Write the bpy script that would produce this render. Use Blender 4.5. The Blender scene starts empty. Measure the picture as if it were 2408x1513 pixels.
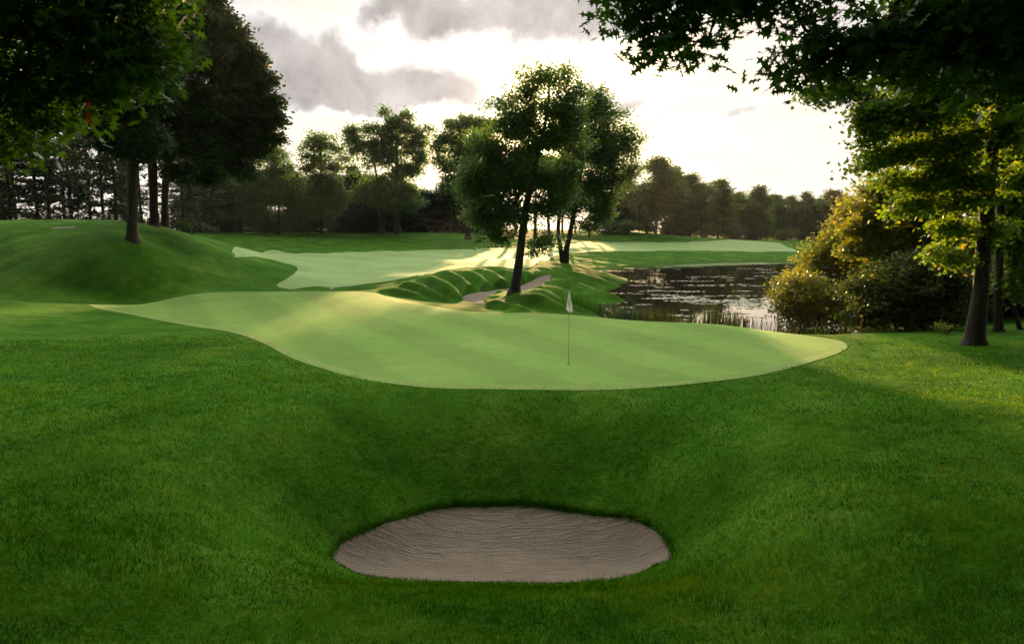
import bpy, math, random
import numpy as np
from mathutils import Vector, Matrix, geometry

rng = np.random.default_rng(11)
random.seed(11)
scene = bpy.context.scene
COL = scene.collection

# ------------------------------------------------------------------ survey helpers
# The photograph was surveyed as bearing / drop pairs (px, py) from a station 5 m above the pond.
FOC, CX, CY, EYE = 1604.7, 1203.5, 756.5, 5.0
TILT = math.atan((756.5 - 541.0) / FOC)

def ray(px, py):
    u = (np.asarray(px, float) - CX) / FOC
    v = (CY - np.asarray(py, float)) / FOC
    dy = math.cos(TILT) + v * math.sin(TILT)
    dz = -math.sin(TILT) + v * math.cos(TILT)
    return u / dy, dz / dy

def at_d(px, py, d):
    rx, rz = ray(px, py)
    return np.array([float(rx * d), float(d), float(EYE + rz * d)])

def at_z(px, py, z):
    rx, rz = ray(px, py)
    d = (z - EYE) / float(rz)
    return np.array([float(rx) * d, d, z])

# ------------------------------------------------------------------ terrain
ctrl = []
def cz(px, py, z): ctrl.append(at_z(px, py, z))
def cd(px, py, d): ctrl.append(at_d(px, py, d))
def cw(x, y, z): ctrl.append(np.array([x, y, z], float))

# ground round the camera and behind it
for x in (-14, -6, 0, 6, 14):
    cw(x, -4, 3.5); cw(x, 1.2, 3.3)
for x, y in ((-40, -6), (40, -6), (-30, 8), (32, 8)):
    cw(x, y, 3.0)
# bottom of the frame and the bowl round the bunker
cz(1200, 1513, 1.6); cz(0, 1513, 1.75); cz(2407, 1513, 1.75)
cz(600, 1513, 1.68); cz(1800, 1513, 1.68)
cz(1180, 1384, .56); cz(950, 1376, .58); cz(1400, 1374, .58)
cz(735, 1355, .36); cz(1622, 1355, .38)
cw(-.2, 11.4, -.62); cw(1.6, 11.4, -.55); cw(-1.8, 11.4, -.55); cw(-.2, 10.3, -.5); cw(1.5, 10.3, -.46); cw(-1.7, 10.3, -.46)
cz(1150, 1192, -.27); cz(1400, 1207, -.24); cz(930, 1238, -.28); cz(1520, 1228, -.2); cz(790, 1300, -.32); cz(1568, 1288, -.28)
cz(1200, 1150, -.04); cz(1200, 1090, .32); cz(1200, 1040, .605); cz(1200, 985, .93); cz(1200, 945, 1.19)
cz(900, 1090, .40); cz(900, 1040, .68); cz(1520, 1090, .43); cz(1520, 1040, .71); cz(900, 985, .99); cz(1550, 985, 1.02)
cz(650, 1200, .55); cz(1700, 1200, .6); cz(600, 1050, 1.25); cz(1770, 1050, 1.28); cz(720, 1120, .72); cz(1650, 1120, .76)
cz(430, 1200, 1.4); cz(1930, 1200, 1.43); cz(650, 1300, .6); cz(1690, 1300, .64); cz(520, 1300, 1.15); cz(1830, 1300, 1.2)
cz(300, 1300, 1.55); cz(2100, 1300, 1.6); cz(100, 1100, 1.6); cz(2300, 1100, 1.65)
cz(100, 900, 1.55); cz(2300, 900, 1.55); cz(450, 900, 1.4); cz(2000, 900, 1.4)
cz(-400, 900, 1.8); cz(2800, 900, 1.8); cz(-600, 1200, 2.0); cz(3000, 1200, 2.0)
# putting green plateau
for p in ((215, 716), (330, 720), (450, 765), (560, 785), (640, 815), (850, 893), (1200, 917), (1600, 905),
          (1900, 855), (1990, 812), (1960, 797), (1700, 765), (1340, 740), (1150, 736), (1000, 716), (800, 780),
          (1200, 820), (1500, 830)):
    cz(p[0], p[1], 1.25)
cz(860, 687, 1.33); cz(640, 685, 1.36); cz(450, 690, 1.36)
# drop beyond the green
cw(-9.5, 46, .95); cw(-4, 44.5, .98); cw(-14, 47, 1.05)
cw(1.5, 37, .95); cw(4.2, 35.5, .55); cw(7, 32.5, .35); cw(10, 29, .35)
# left ridge and dip
cz(100, 780, 1.45); cz(0, 706, 1.62); cz(120, 712, 1.5); cz(-300, 700, 2.0)
cw(-26.5, 36.5, 1.42); cw(-33, 36.5, 1.7)
# left mound
cd(0, 640, 40); cd(0, 580, 44); cd(60, 534, 49); cd(200, 531, 48); cd(310, 563, 44); cd(310, 532, 48.5)
cd(400, 541, 51); cd(250, 620, 40.5); cd(450, 620, 46.5); cd(460, 561, 52.5); cd(550, 591, 55.5)
cd(640, 613, 59); cd(696, 630, 61); cd(600, 650, 49); cd(300, 688, 40); cd(150, 690, 38.3)
cd(-400, 520, 50); cd(-400, 620, 42); cd(500, 600, 50.5)
cw(-20, 66, 2.0); cw(-30, 70, 3.3); cw(-45, 75, 4.3)
cd(80, 533, 100); cd(300, 536, 100); cd(-300, 533, 100)
# fairway and far rough
cz(660, 678, 1.05); cz(700, 640, 1.3); cd(700, 622, 73); cd(560, 592, 97); cd(800, 592, 97); cd(1000, 589, 97)
cz(850, 640, 1.45); cz(1000, 620, 1.7); cz(1150, 610, 1.85); cz(1090, 588, 2.0); cz(1250, 585, 1.95)
cd(700, 546, 138); cd(500, 545, 136); cd(1000, 545, 138); cd(1110, 546, 138); cd(850, 570, 113)
cd(430, 545, 130); cd(1000, 568, 116); cd(1250, 560, 132)
# bunker complex (base under the fingers)
cz(914, 682, 1.1); cz(967, 664, 1.3); cz(1009, 653, 1.42); cz(1044, 641, 1.5); cz(1100, 636, 1.55); cz(1167, 632, 1.55)
cz(1240, 630, 1.6)
cz(1010, 700, .72); cz(1060, 700, .62); cz(1110, 702, .58); cz(1160, 685, .62); cz(1200, 681, .66); cz(1260, 668, .72)
cz(1290, 661, .8); cz(1140, 712, .66)
cz(1209, 689, .92); cz(1200, 728, .85); cz(1300, 700, .75); cz(1320, 735, .95); cz(1400, 690, .5); cz(1350, 660, 1.0)
cz(1327, 618, 1.62); cz(1280, 640, 1.35); cz(1400, 640, 1.0); cz(1430, 660, .5)
# pond shore (z = 0) and bed
for p in ((1480, 656), (1450, 668), (1410, 682), (1382, 697), (1372, 716), (1390, 738), (1440, 752), (1560, 770), (1700, 781), (1850, 790)):
    cz(p[0], p[1], 0.0)
cw(16, 31, .05); cw(19, 38, .05); cw(24, 50, 0.05); cw(30, 66, .05); cw(41, 90, .05); cw(52, 112, .1)
for p in ((1385, 629), (1455, 624), (1521, 618), (1692, 612), (1880, 609.5)):
    cz(p[0], p[1], 0.02)
cw(9, 45, -.7); cw(12, 60, -1.0); cw(16, 50, -1.0); cw(22, 75, -1.1); cw(30, 90, -1.1); cw(14, 80, -.8); cw(13, 38, -.6); cw(40, 105, -.7)
# right land
cz(1975, 795, 1.3); cz(2150, 803, 1.35); cz(2300, 808, 1.42); cz(2407, 813, 1.5); cz(2900, 815, 1.9)
cw(15, 27.5, .9); cw(20, 29, .95); cw(27, 30, 1.2); cw(22, 37, .8); cw(30, 50, 1.0); cw(40, 66, 1.2); cw(60, 60, 2)
cw(45, 40, 1.8); cw(60, 110, 1.5)
# far bank
cz(1700, 590, 1.15); cz(1453, 591, 1.5); cz(1850, 592, 1.0); cd(1700, 568.5, 149); cd(1420, 567, 146); cd(1840, 573, 150)
cd(1541, 552, 157); cd(1420, 550, 157); cd(1640, 557, 172); cd(1800, 564, 200); cd(2000, 566, 228); cd(1950, 585, 150)
# far ring
for a in range(-90, 91, 15):
    for r, z in ((330, 3.5), (700, 3.5), (1600, 3.5)):
        cw(r * math.sin(math.radians(a)), r * math.cos(math.radians(a)), z)

CP = np.array(ctrl)
OY = -12.0
def polar(x, y):
    x = np.asarray(x, float); y = np.asarray(y, float)
    return np.arctan2(x, y - OY), np.log(np.hypot(x, y - OY) + 1e-6)
def kern(r2): return 0.5 * r2 * np.log(r2 + 1e-12)
ca, cl = polar(CP[:, 0], CP[:, 1])
def fit():
    n = len(ca)
    r2 = (ca[:, None] - ca[None]) ** 2 + (cl[:, None] - cl[None]) ** 2
    A = np.zeros((n + 3, n + 3)); A[:n, :n] = kern(r2) + np.eye(n) * 2e-4
    P = np.stack([np.ones(n), ca, cl], 1); A[:n, n:] = P; A[n:, :n] = P.T
    b = np.concatenate([CP[:, 2], np.zeros(3)])
    return np.linalg.solve(A, b)
TPS = fit()

def base_h(x, y):
    x = np.asarray(x, float).ravel(); y = np.asarray(y, float).ravel()
    a, l = polar(x, y); a = np.clip(a, -2.1, 2.1); l = np.maximum(l, math.log(6))
    out = np.empty(len(x)); n = len(ca)
    for i in range(0, len(x), 20000):
        aa, ll = a[i:i + 20000, None], l[i:i + 20000, None]
        out[i:i + 20000] = kern((aa - ca) ** 2 + (ll - cl) ** 2) @ TPS[:n] + TPS[n] + TPS[n + 1] * aa[:, 0] + TPS[n + 2] * ll[:, 0]
    return np.clip(out, -1.6, 9)

# turf fingers on both sides of the meandering bunker: (px,py,z) crest end -> sand end, height, half width
FING = []
def finger(p, q, amp, wid):
    FING.append((at_z(*p)[:2], at_z(*q)[:2], amp * 1.5, wid * .88))
finger((905, 683, 1.3), (1003, 701, .95), .34, .62)
finger((955, 664, 1.5), (1040, 700, .9), .46, .66)
finger((1000, 653, 1.6), (1082, 699, .85), .55, .72)
finger((1040, 640, 1.7), (1118, 690, .85), .55, .78)
finger((1088, 636, 1.75), (1158, 683, .85), .55, .82)
finger((1132, 632, 1.75), (1192, 677, .85), .52, .85)
finger((1165, 630, 1.75), (1245, 667, .9), .5, .9)
finger((1218, 630, 1.75), (1272, 660, 1.), .42, .9)
finger((1152, 711, 1.0), (1230, 735, 1.0), .32, .5)
finger((1206, 692, 1.05), (1330, 731, 1.0), .42, .75)
finger((1248, 682, 1.0), (1378, 726, .8), .34, .75)
finger((1282, 669, 1.0), (1415, 712, .6), .4, .85)
finger((1306, 657, 1.1), (1440, 690, .5), .36, .9)

def bumps(x, y):
    o = np.zeros(len(x))
    for p, q, amp, w in FING:
        d = q - p; L2 = d @ d
        t = np.clip(((x - p[0]) * d[0] + (y - p[1]) * d[1]) / L2, 0, 1)
        dist2 = (x - p[0] - t * d[0]) ** 2 + (y - p[1] - t * d[1]) ** 2
        dist2 = dist2 * (.7 + .75 * vnoise(x, y, 1.3, 31))
        b = amp * np.exp(-dist2 / (w * w)) * (0.35 + 0.65 * np.sin(np.pi * np.clip(t * .8 + .12, 0, 1)))
        o = np.maximum(o, b)
    return o

def vnoise(x, y, scale, seed):
    g = np.random.default_rng(seed).uniform(0, 1, (256, 256))
    u, v = x / scale + 400., y / scale + 400.
    i, j = np.floor(u).astype(int), np.floor(v).astype(int); fu, fv = u - i, v - j
    fu = fu * fu * (3 - 2 * fu); fv = fv * fv * (3 - 2 * fv)
    G = lambda a, b: g[a % 256, b % 256]
    return (G(i, j) * (1 - fu) + G(i + 1, j) * fu) * (1 - fv) + (G(i, j + 1) * (1 - fu) + G(i + 1, j + 1) * fu) * fv

def undul(x, y):
    r = np.hypot(x, y)
    f = np.clip((r - 2) / 10, 0, 1)
    far = np.clip((r - 30) / 12, 0, 1) * np.clip((260 - r) / 120, 0, 1)
    return far * (.16 * (vnoise(x, y, 2.6, 21) - .5) + .10 * (vnoise(x, y, 1.0, 22) - .5)) + f * (.035 * np.sin(x * .9 + 1.3 * np.sin(y * .31)) * np.sin(y * .55 + .7) + .02 * np.sin(x * 2.1 + y * .7) * np.sin(y * 1.3 - x * .4))

def poly_mask(x, y, poly):
    inside = np.zeros(len(x), bool); n = len(poly)
    bx0, by0 = poly.min(0); bx1, by1 = poly.max(0)
    idx = np.where((x >= bx0) & (x <= bx1) & (y >= by0) & (y <= by1))[0]
    if len(idx) == 0: return inside
    xs, ys = x[idx], y[idx]; ins = np.zeros(len(idx), bool)
    for i in range(n):
        x0, y0 = poly[i]; x1, y1 = poly[(i + 1) % n]
        if y0 == y1: continue
        c = (y0 > ys) != (y1 > ys)
        ins ^= c & (xs < (x1 - x0) * (ys - y0) / (y1 - y0) + x0)
    inside[idx] = ins
    return inside

def poly_dist(x, y, poly, reach):
    """signed distance, negative inside, clipped to +-reach"""
    out = np.full(len(x), reach)
    ins = poly_mask(x, y, poly)
    bx0, by0 = poly.min(0) - reach; bx1, by1 = poly.max(0) + reach
    idx = np.where((x >= bx0) & (x <= bx1) & (y >= by0) & (y <= by1))[0]
    xs, ys = x[idx], y[idx]; m = np.full(len(idx), reach ** 2)
    for i in range(len(poly)):
        p = poly[i]; d = poly[(i + 1) % len(poly)] - p; L2 = d @ d + 1e-12
        t = np.clip(((xs - p[0]) * d[0] + (ys - p[1]) * d[1]) / L2, 0, 1)
        m = np.minimum(m, (xs - p[0] - t * d[0]) ** 2 + (ys - p[1] - t * d[1]) ** 2)
    out[idx] = np.sqrt(m)
    return np.where(ins, -out, out)

GREEN = None
def h0(x, y):
    x = np.asarray(x, float).ravel(); y = np.asarray(y, float).ravel()
    u = undul(x, y)
    if GREEN is not None:
        u = u * np.clip(poly_dist(x, y, GREEN, 2.5) / 2.5, 0.08, 1)
    return base_h(x, y) + bumps(x, y) + u

def hit(px, py, dmax=400, d0=4):
    rx, rz = ray(px, py); rx, rz = float(rx), float(rz)
    d = np.exp(np.linspace(math.log(d0), math.log(dmax), 1500))
    g = h0(rx * d, d) - (EYE + rz * d)
    k = np.where(g > 0)[0]
    if len(k) == 0: dd = dmax
    else:
        i = max(k[0], 1); dd = d[i - 1] + (d[i] - d[i - 1]) * (-g[i - 1]) / (g[i] - g[i - 1] + 1e-12)
    return np.array([rx * dd, dd])

def spline(pts, step, closed=True):
    pts = np.asarray(pts, float); n = len(pts); out = []
    for i in range(n if closed else n - 1):
        g = (lambda k: pts[k % n]) if closed else (lambda k: pts[min(max(k, 0), n - 1)])
        p0, p1, p2, p3 = g(i - 1), g(i), g(i + 1), g(i + 2)
        m = max(2, int(np.linalg.norm(p2 - p1) / step))
        t = np.linspace(0, 1, m, endpoint=False)[:, None]
        t1 = .5 * (2 * p1 + (p2 - p0) * t + (2 * p0 - 5 * p1 + 4 * p2 - p3) * t * t + (3 * p1 - p0 - 3 * p2 + p3) * t ** 3)
        out.append(t1)
    return np.concatenate(out)

# outlines, surveyed on the plateau heights
GP = [(202, 713), (208, 722), (232, 735), (330, 750), (450, 767), (540, 780), (610, 803), (680, 840), (760, 868), (850, 892), (1000, 911), (1200, 918),
      (1400, 917), (1600, 905), (1780, 881), (1900, 855), (1970, 830), (1992, 813), (1960, 799), (1850, 782)]
GP2 = [(1700, 764), (1500, 750), (1363, 741), (1185, 734), (1108, 731), (1065, 726), (988, 713), (930, 698), (880, 690)]
_TRACED = spline([hit(a, b) if b > 822 else at_z(a, b, 1.25)[:2] for a, b in GP] + [at_z(a, b, 1.25)[:2] for a, b in GP2] +
               [at_z(a, b, 1.35)[:2] for a, b in ((760, 687), (640, 687), (517, 689), (400, 694), (300, 700), (232, 705))], .35)
def offset(poly, d):
    nx = np.roll(poly, -1, 0) - np.roll(poly, 1, 0)
    nn = np.stack([nx[:, 1], -nx[:, 0]], 1); nn /= np.linalg.norm(nn, axis=1)[:, None] + 1e-9
    area = .5 * np.sum(poly[:, 0] * np.roll(poly[:, 1], -1) - np.roll(poly[:, 0], -1) * poly[:, 1])
    return poly + nn * d * (1 if area > 0 else -1)
COLLAR = _TRACED
GREEN = offset(_TRACED, -.42)
BUNK = spline([hit(a, b)[:2] for a, b in ((782, 1312), (800, 1280), (850, 1252), (930, 1222), (1020, 1198), (1120, 1188), (1240, 1188), (1370, 1207),
                                          (1480, 1217), (1545, 1252), (1575, 1292), (1574, 1318))] +
              [np.array(q) for q in ((2.3, 10.25), (2.0, 9.98), (1.4, 9.82), (.5, 9.72), (-.3, 9.72), (-1.4, 9.82), (-2.25, 10.02), (-2.68, 10.3))], .09)
FAIR = spline([hit(a, b)[:2] for a, b in ((545, 590.5), (622, 591.5), (714, 595.5), (833, 592.5), (974, 589), (1093, 586), (1202, 583), (1290, 578),
                                          (1342, 574), (1408, 568), (1624, 568.3), (1812, 569.5), (1842, 577), (1872, 590.5), (1829, 592), (1624, 590),
                                          (1453, 591), (1342, 596), (1290, 612), (1256, 624), (1150, 627), (1060, 634), (980, 648), (930, 659),
                                          (869, 667), (800, 676), (770, 682))] +
              [np.array(q) for q in ((-12.2, 46.5), (-15.3, 46.8))] +
              [hit(a, b)[:2] for a, b in ((650, 672), (676, 655), (696, 638), (697, 628), (660, 617), (600, 604))], .6)
SANDC = spline([at_z(a, b, .66)[:2] for a, b in ((1083, 702), (1096, 695), (1128, 688), (1160, 681), (1195, 677.6), (1227, 670.6), (1258, 663),
                                                (1294, 659.6), (1286, 667), (1262, 676), (1241, 680), (1223, 687), (1195, 687), (1167, 691), (1148, 698.5), (1136, 706),
                                                (1146, 713), (1121, 713), (1097, 709))], .3)

def h(x, y):
    """finished ground level"""
    x = np.asarray(x, float).ravel(); y = np.asarray(y, float).ravel()
    z = h0(x, y)
    d = poly_dist(x, y, BUNK, .6)
    back = np.clip((y - 10.6) / 1.2, 0, 1)
    z = z + np.where(d > 0, .022 * np.clip((y - 11.6) / .8, 0, 1) * np.exp(-np.abs(d) / .25), 0) + np.where(d > 0, .03 * (1 - back) * np.exp(-np.abs(d) / .3), 0)
    z = z - np.where(d < .02, .35, 0)
    d = poly_dist(x, y, SANDC, .8)
    k = np.clip(.5 - d / .3, 0, 1); z = z * (1 - k) + (base_h(x, y) - .14) * k
    return z
def h1(x, y): return float(h([x], [y])[0])

# ------------------------------------------------------------------ object helpers
def tag(o, label=None, cat=None, group=None, kind=None):
    if label: o['label'] = label
    if cat: o['category'] = cat
    if group: o['group'] = group
    if kind: o['kind'] = kind
    return o
def thing(name, loc, label, cat, group=None):
    o = bpy.data.objects.new(name, None); COL.objects.link(o); o.location = loc
    o.empty_display_size = .2
    return tag(o, label, cat, group)
def mesh_np(name, V, faces_flat, loop_tot, mat, parent=None, smooth=False, attr=None):
    me = bpy.data.meshes.new(name)
    V = np.ascontiguousarray(V, np.float32)
    me.vertices.add(len(V)); me.vertices.foreach_set('co', V.ravel())
    ff = np.ascontiguousarray(faces_flat, np.int32).ravel(); lt = np.ascontiguousarray(loop_tot, np.int32)
    me.loops.add(len(ff)); me.loops.foreach_set('vertex_index', ff)
    me.polygons.add(len(lt))
    ls = np.zeros(len(lt), np.int32); ls[1:] = np.cumsum(lt)[:-1]
    me.polygons.foreach_set('loop_start', ls)
    if smooth: me.polygons.foreach_set('use_smooth', np.ones(len(lt), bool))
    me.update(calc_edges=True); me.validate()
    if attr is not None:
        a = me.attributes.new('rnd', 'FLOAT', 'POINT'); a.data.foreach_set('value', np.ascontiguousarray(attr, np.float32))
    if mat: me.materials.append(mat)
    o = bpy.data.objects.new(name, me); COL.objects.link(o)
    if parent: o.parent = parent
    return o

class MB:
    """collects simple solids into one mesh"""
    def __init__(s): s.v = []; s.f = []; s.n = 0
    def add(s, v, f):
        s.v.append(np.asarray(v, float)); s.f += [[i + s.n for i in q] for q in f]; s.n += len(v)
    def box(s, c, size, rz=0):
        c = np.asarray(c, float); sx, sy, sz = [k / 2 for k in size]; b = min(sx, sy, sz) * .12
        v = []
        for zz, e in ((-sz, b), (-sz + b, 0), (sz - b, 0), (sz, b)):
            for xx, yy in ((-1, -1), (1, -1), (1, 1), (-1, 1)):
                v.append((xx * (sx - e), yy * (sy - e), zz))
        v = np.array(v); ca_, sa_ = math.cos(rz), math.sin(rz)
        v = np.stack([v[:, 0] * ca_ - v[:, 1] * sa_, v[:, 0] * sa_ + v[:, 1] * ca_, v[:, 2]], 1) + c
        f = [[3, 2, 1, 0], [12, 13, 14, 15]]
        for k in range(3):
            for i in range(4): f.append([k * 4 + i, k * 4 + (i + 1) % 4, k * 4 + 4 + (i + 1) % 4, k * 4 + 4 + i])
        s.add(v, f)
    def tube(s, pts, radii, m=8, cap=True):
        pts = np.asarray(pts, float); v = []; f = []
        ref = np.array([1., 0, 0])
        for i, p in enumerate(pts):
            t = pts[min(i + 1, len(pts) - 1)] - pts[max(i - 1, 0)]; t /= np.linalg.norm(t) + 1e-9
            a = ref - t * (ref @ t)
            if np.linalg.norm(a) < .1: a = np.array([0, 1., 0]) - t * t[1]
            a /= np.linalg.norm(a); b = np.cross(t, a)
            for k in range(m):
                g = 2 * math.pi * k / m; v.append(p + radii[i] * (math.cos(g) * a + math.sin(g) * b))
        for i in range(len(pts) - 1):
            for k in range(m): f.append([i * m + k, i * m + (k + 1) % m, (i + 1) * m + (k + 1) % m, (i + 1) * m + k])
        if cap: f.append(list(range(m))[::-1]); f.append([(len(pts) - 1) * m + k for k in range(m)])
        s.add(v, f)
    def build(s, name, mat, parent=None, smooth=False):
        return mesh_np(name, np.concatenate(s.v), np.concatenate([np.array(q) for q in s.f]), [len(q) for q in s.f], mat, parent, smooth)

# ------------------------------------------------------------------ materials
class NT:
    def __init__(s, tree): s.t = tree; tree.nodes.clear()
    def n(s, kind, **kw):
        nd = s.t.nodes.new(kind)
        for k, v in kw.items():
            if k.startswith('i_'): nd.inputs[k[2:].replace('_', ' ')].default_value = v
            else: setattr(nd, k, v)
        return nd
    def l(s, a, b): s.t.links.new(a, b)
    def math(s, op, a, b=None, c=None, clamp=False):
        nd = s.t.nodes.new('ShaderNodeMath'); nd.operation = op; nd.use_clamp = clamp
        for i, q in enumerate((a, b, c)):
            if q is None: continue
            if isinstance(q, (int, float)): nd.inputs[i].default_value = q
            else: s.t.links.new(q, nd.inputs[i])
        return nd.outputs[0]
    def mix(s, fac, a, b, mode='MIX'):
        nd = s.t.nodes.new('ShaderNodeMix'); nd.data_type = 'RGBA'; nd.blend_type = mode
        for sock, q in ((nd.inputs[0], fac), (nd.inputs[6], a), (nd.inputs[7], b)):
            if isinstance(q, (int, float)): sock.default_value = q
            elif isinstance(q, tuple): sock.default_value = q + (1,) if len(q) == 3 else q
            else: s.t.links.new(q, sock)
        return nd.outputs[2]
    def ramp(s, fac, stops, interp='LINEAR'):
        nd = s.t.nodes.new('ShaderNodeValToRGB'); cr = nd.color_ramp; cr.interpolation = interp
        while len(cr.elements) < len(stops): cr.elements.new(.5)
        for e, (p, c) in zip(cr.elements, stops):
            e.position = p; e.color = c + (1,) if len(c) == 3 else c
        if fac is not None: s.t.links.new(fac, nd.inputs[0])
        return nd.outputs[0]
    def noise(s, vec, scale, detail=4, rough=.55, dist=0.0):
        nd = s.t.nodes.new('ShaderNodeTexNoise'); nd.inputs['Scale'].default_value = scale; nd.inputs['Detail'].default_value = detail
        nd.inputs['Roughness'].default_value = rough; nd.inputs['Distortion'].default_value = dist
        if vec is not None: s.t.links.new(vec, nd.inputs['Vector'])
        return nd.outputs['Fac']
def new_mat(name):
    m = bpy.data.materials.new(name); m.use_nodes = True
    return m, NT(m.node_tree)

def turf_mat(name, c_dark, c_mid, c_light, big=.25, fine=9.0, rough=.75, spec=.3, bump=.5, bscale=30., sheen=0.0, patch=None, stripe=None):
    m, t = new_mat(name)
    pos = t.n('ShaderNodeNewGeometry').outputs['Position']
    a = t.noise(pos, big, 5, .6); b = t.noise(pos, fine, 4, .65); c = t.noise(pos, fine * 6, 2, .6)
    f = t.math('ADD', t.math('MULTIPLY', a, .55), t.math('ADD', t.math('MULTIPLY', b, .3), t.math('MULTIPLY', c, .15)))
    col = t.ramp(f, [(.34, c_dark), (.5, c_mid), (.66, c_light)])
    if patch:
        pm = t.ramp(t.noise(pos, patch[1], 6, .65, .4), [(.56, (0, 0, 0)), (.72, (1, 1, 1))])
        col = t.mix(t.math('MULTIPLY', pm, patch[2]), col, patch[0])
    if stripe:
        ang, wid, amt = stripe
        sp = t.n('ShaderNodeSeparateXYZ'); t.l(pos, sp.inputs[0])
        q = t.math('ADD', t.math('MULTIPLY', sp.outputs[0], math.cos(ang) * math.pi / wid), t.math('MULTIPLY', sp.outputs[1], math.sin(ang) * math.pi / wid))
        sn = t.math('MULTIPLY', t.math('SINE', t.math('ADD', q, t.math('MULTIPLY', a, 2.0))), 2.5)
        sn = t.math('MULTIPLY', t.math('MAXIMUM', t.math('MINIMUM', sn, 1.0), -1.0), amt)
        hs = t.n('ShaderNodeHueSaturation'); t.l(t.math('ADD', sn, 1.0), hs.inputs['Value']); t.l(col, hs.inputs['Color']); col = hs.outputs[0]
    p = t.n('ShaderNodeBsdfPrincipled', i_Roughness=rough)
    p.inputs['Specular IOR Level'].default_value = spec
    p.inputs['Sheen Weight'].default_value = sheen; p.inputs['Sheen Roughness'].default_value = .5
    t.l(col, p.inputs['Base Color'])
    bb = t.math('ADD', t.noise(pos, bscale, 3, .7), t.math('MULTIPLY', t.noise(pos, bscale * .22, 3, .6), 1.2))
    bn = t.n('ShaderNodeBump', i_Strength=bump, i_Distance=.05); t.l(bb, bn.inputs['Height']); t.l(bn.outputs[0], p.inputs['Normal'])
    o = t.n('ShaderNodeOutputMaterial'); t.l(p.outputs[0], o.inputs[0])
    return m

def leaf_mat(name, dark, light, trans, tw=.45, gloss=.25, alt=None, patch=False):
    m, t = new_mat(name)
    at = t.n('ShaderNodeAttribute', attribute_name='rnd').outputs['Fac']
    stops = [(0, dark), (.75, light)]
    if alt: stops.append((1, alt))
    if patch:
        pos = t.n('ShaderNodeNewGeometry').outputs['Position']
        v = t.math('ADD', t.math('MULTIPLY', t.math('SUBTRACT', t.noise(pos, .45, 6, .65, .5), .5), 2.2), t.math('MULTIPLY', t.math('SUBTRACT', t.noise(pos, 3.2, 4, .65), .5), .8))
        at = t.math('ADD', at, v, clamp=True)
    col = t.ramp(at, stops)
    if patch:
        br = t.ramp(t.noise(pos, .9, 6, .65, .6), [(.6, (0, 0, 0)), (.74, (1, 1, 1))])
        col = t.mix(t.math('MULTIPLY', br, .55), col, (.07, .085, .006))
    if patch:
        p = t.n('ShaderNodeBsdfDiffuse'); t.l(col, p.inputs[0])
    else:
        p = t.n('ShaderNodeBsdfPrincipled', i_Roughness=.5)
        p.inputs['Specular IOR Level'].default_value = gloss
        t.l(col, p.inputs['Base Color'])
    tr = t.n('ShaderNodeBsdfTranslucent')
    t.l(t.mix(1.0, col, trans, 'MULTIPLY'), tr.inputs[0])
    mx = t.n('ShaderNodeMixShader'); mx.inputs[0].default_value = tw
    t.l(p.outputs[0], mx.inputs[1]); t.l(tr.outputs[0], mx.inputs[2])
    o = t.n('ShaderNodeOutputMaterial'); t.l(mx.outputs[0], o.inputs[0])
    return m

def bark_mat(name, a, b, scale=6.):
    m, t = new_mat(name)
    co = t.n('ShaderNodeTexCoord').outputs['Object']
    mp = t.n('ShaderNodeMapping'); mp.inputs['Scale'].default_value = (1, 1, .16); t.l(co, mp.inputs[0])
    n1 = t.noise(mp.outputs[0], scale * 2.2, 5, .7, .6); n2 = t.noise(co, scale * .3, 3)
    col = t.mix(n2, t.ramp(n1, [(.35, a), (.65, b)]), t.ramp(n1, [(.35, tuple(k * .7 for k in a)), (.65, tuple(k * .8 for k in b))]))
    p = t.n('ShaderNodeBsdfPrincipled', i_Roughness=.9); t.l(col, p.inputs['Base Color']); p.inputs['Specular IOR Level'].default_value = .2
    bn = t.n('ShaderNodeBump', i_Strength=.9, i_Distance=.04); t.l(n1, bn.inputs['Height']); t.l(bn.outputs[0], p.inputs['Normal'])
    o = t.n('ShaderNodeOutputMaterial'); t.l(p.outputs[0], o.inputs[0])
    return m

def plain_mat(name, c, rough=.7, noise=.25, scale=8., metal=0.0):
    m, t = new_mat(name)
    co = t.n('ShaderNodeTexCoord').outputs['Object']
    f = t.noise(co, scale, 4, .6)
    col = t.ramp(f, [(.3, tuple(k * (1 - noise) for k in c)), (.7, tuple(min(1, k * (1 + noise)) for k in c))])
    p = t.n('ShaderNodeBsdfPrincipled', i_Roughness=rough, i_Metallic=metal); t.l(col, p.inputs['Base Color'])
    o = t.n('ShaderNodeOutputMaterial'); t.l(p.outputs[0], o.inputs[0])
    return m

M = {}
M['rough'] = turf_mat('rough_turf', (.014, .062, .002), (.034, .115, .005), (.085, .19, .018), big=.35, fine=1.6, rough=.95, spec=.03, bump=.8, bscale=22., sheen=.0, patch=((.05, .075, .01), .8, .5))
M['green'] = turf_mat('green_turf', (.105, .21, .034), (.135, .25, .045), (.17, .295, .062), big=.22, fine=2.2, rough=.85, spec=.08, bump=.3, bscale=40., stripe=(.5, 1.6, .075), patch=((.17, .24, .05), .35, .5))
M['collar'] = turf_mat('collar_turf', (.13, .22, .045), (.16, .25, .06), (.19, .28, .08), big=.5, fine=6., rough=.85, spec=.08, bump=.35, bscale=40.)
M['fair'] = turf_mat('fairway_turf', (.115, .215, .05), (.15, .26, .07), (.19, .305, .10), big=.12, fine=1.6, rough=.8, spec=.15, bump=.4, bscale=20., stripe=(.9, 3.2, .06))
M['blade'] = leaf_mat('grass_blade', (.012, .060, .0006), (.074, .20, .0015), (1.25, 1.2, .4), .48, .06, (.18, .20, .02), patch=True)
def oakish(n, d, l, t=(1.3, 1.25, .5), tw=.45, alt=None, k=1.9, g=.3):
    sc = lambda c: tuple(min(.8, q * k) for q in c) if c else None
    return leaf_mat(n, sc(d), sc(l), t, tw, g, sc(alt))
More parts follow.
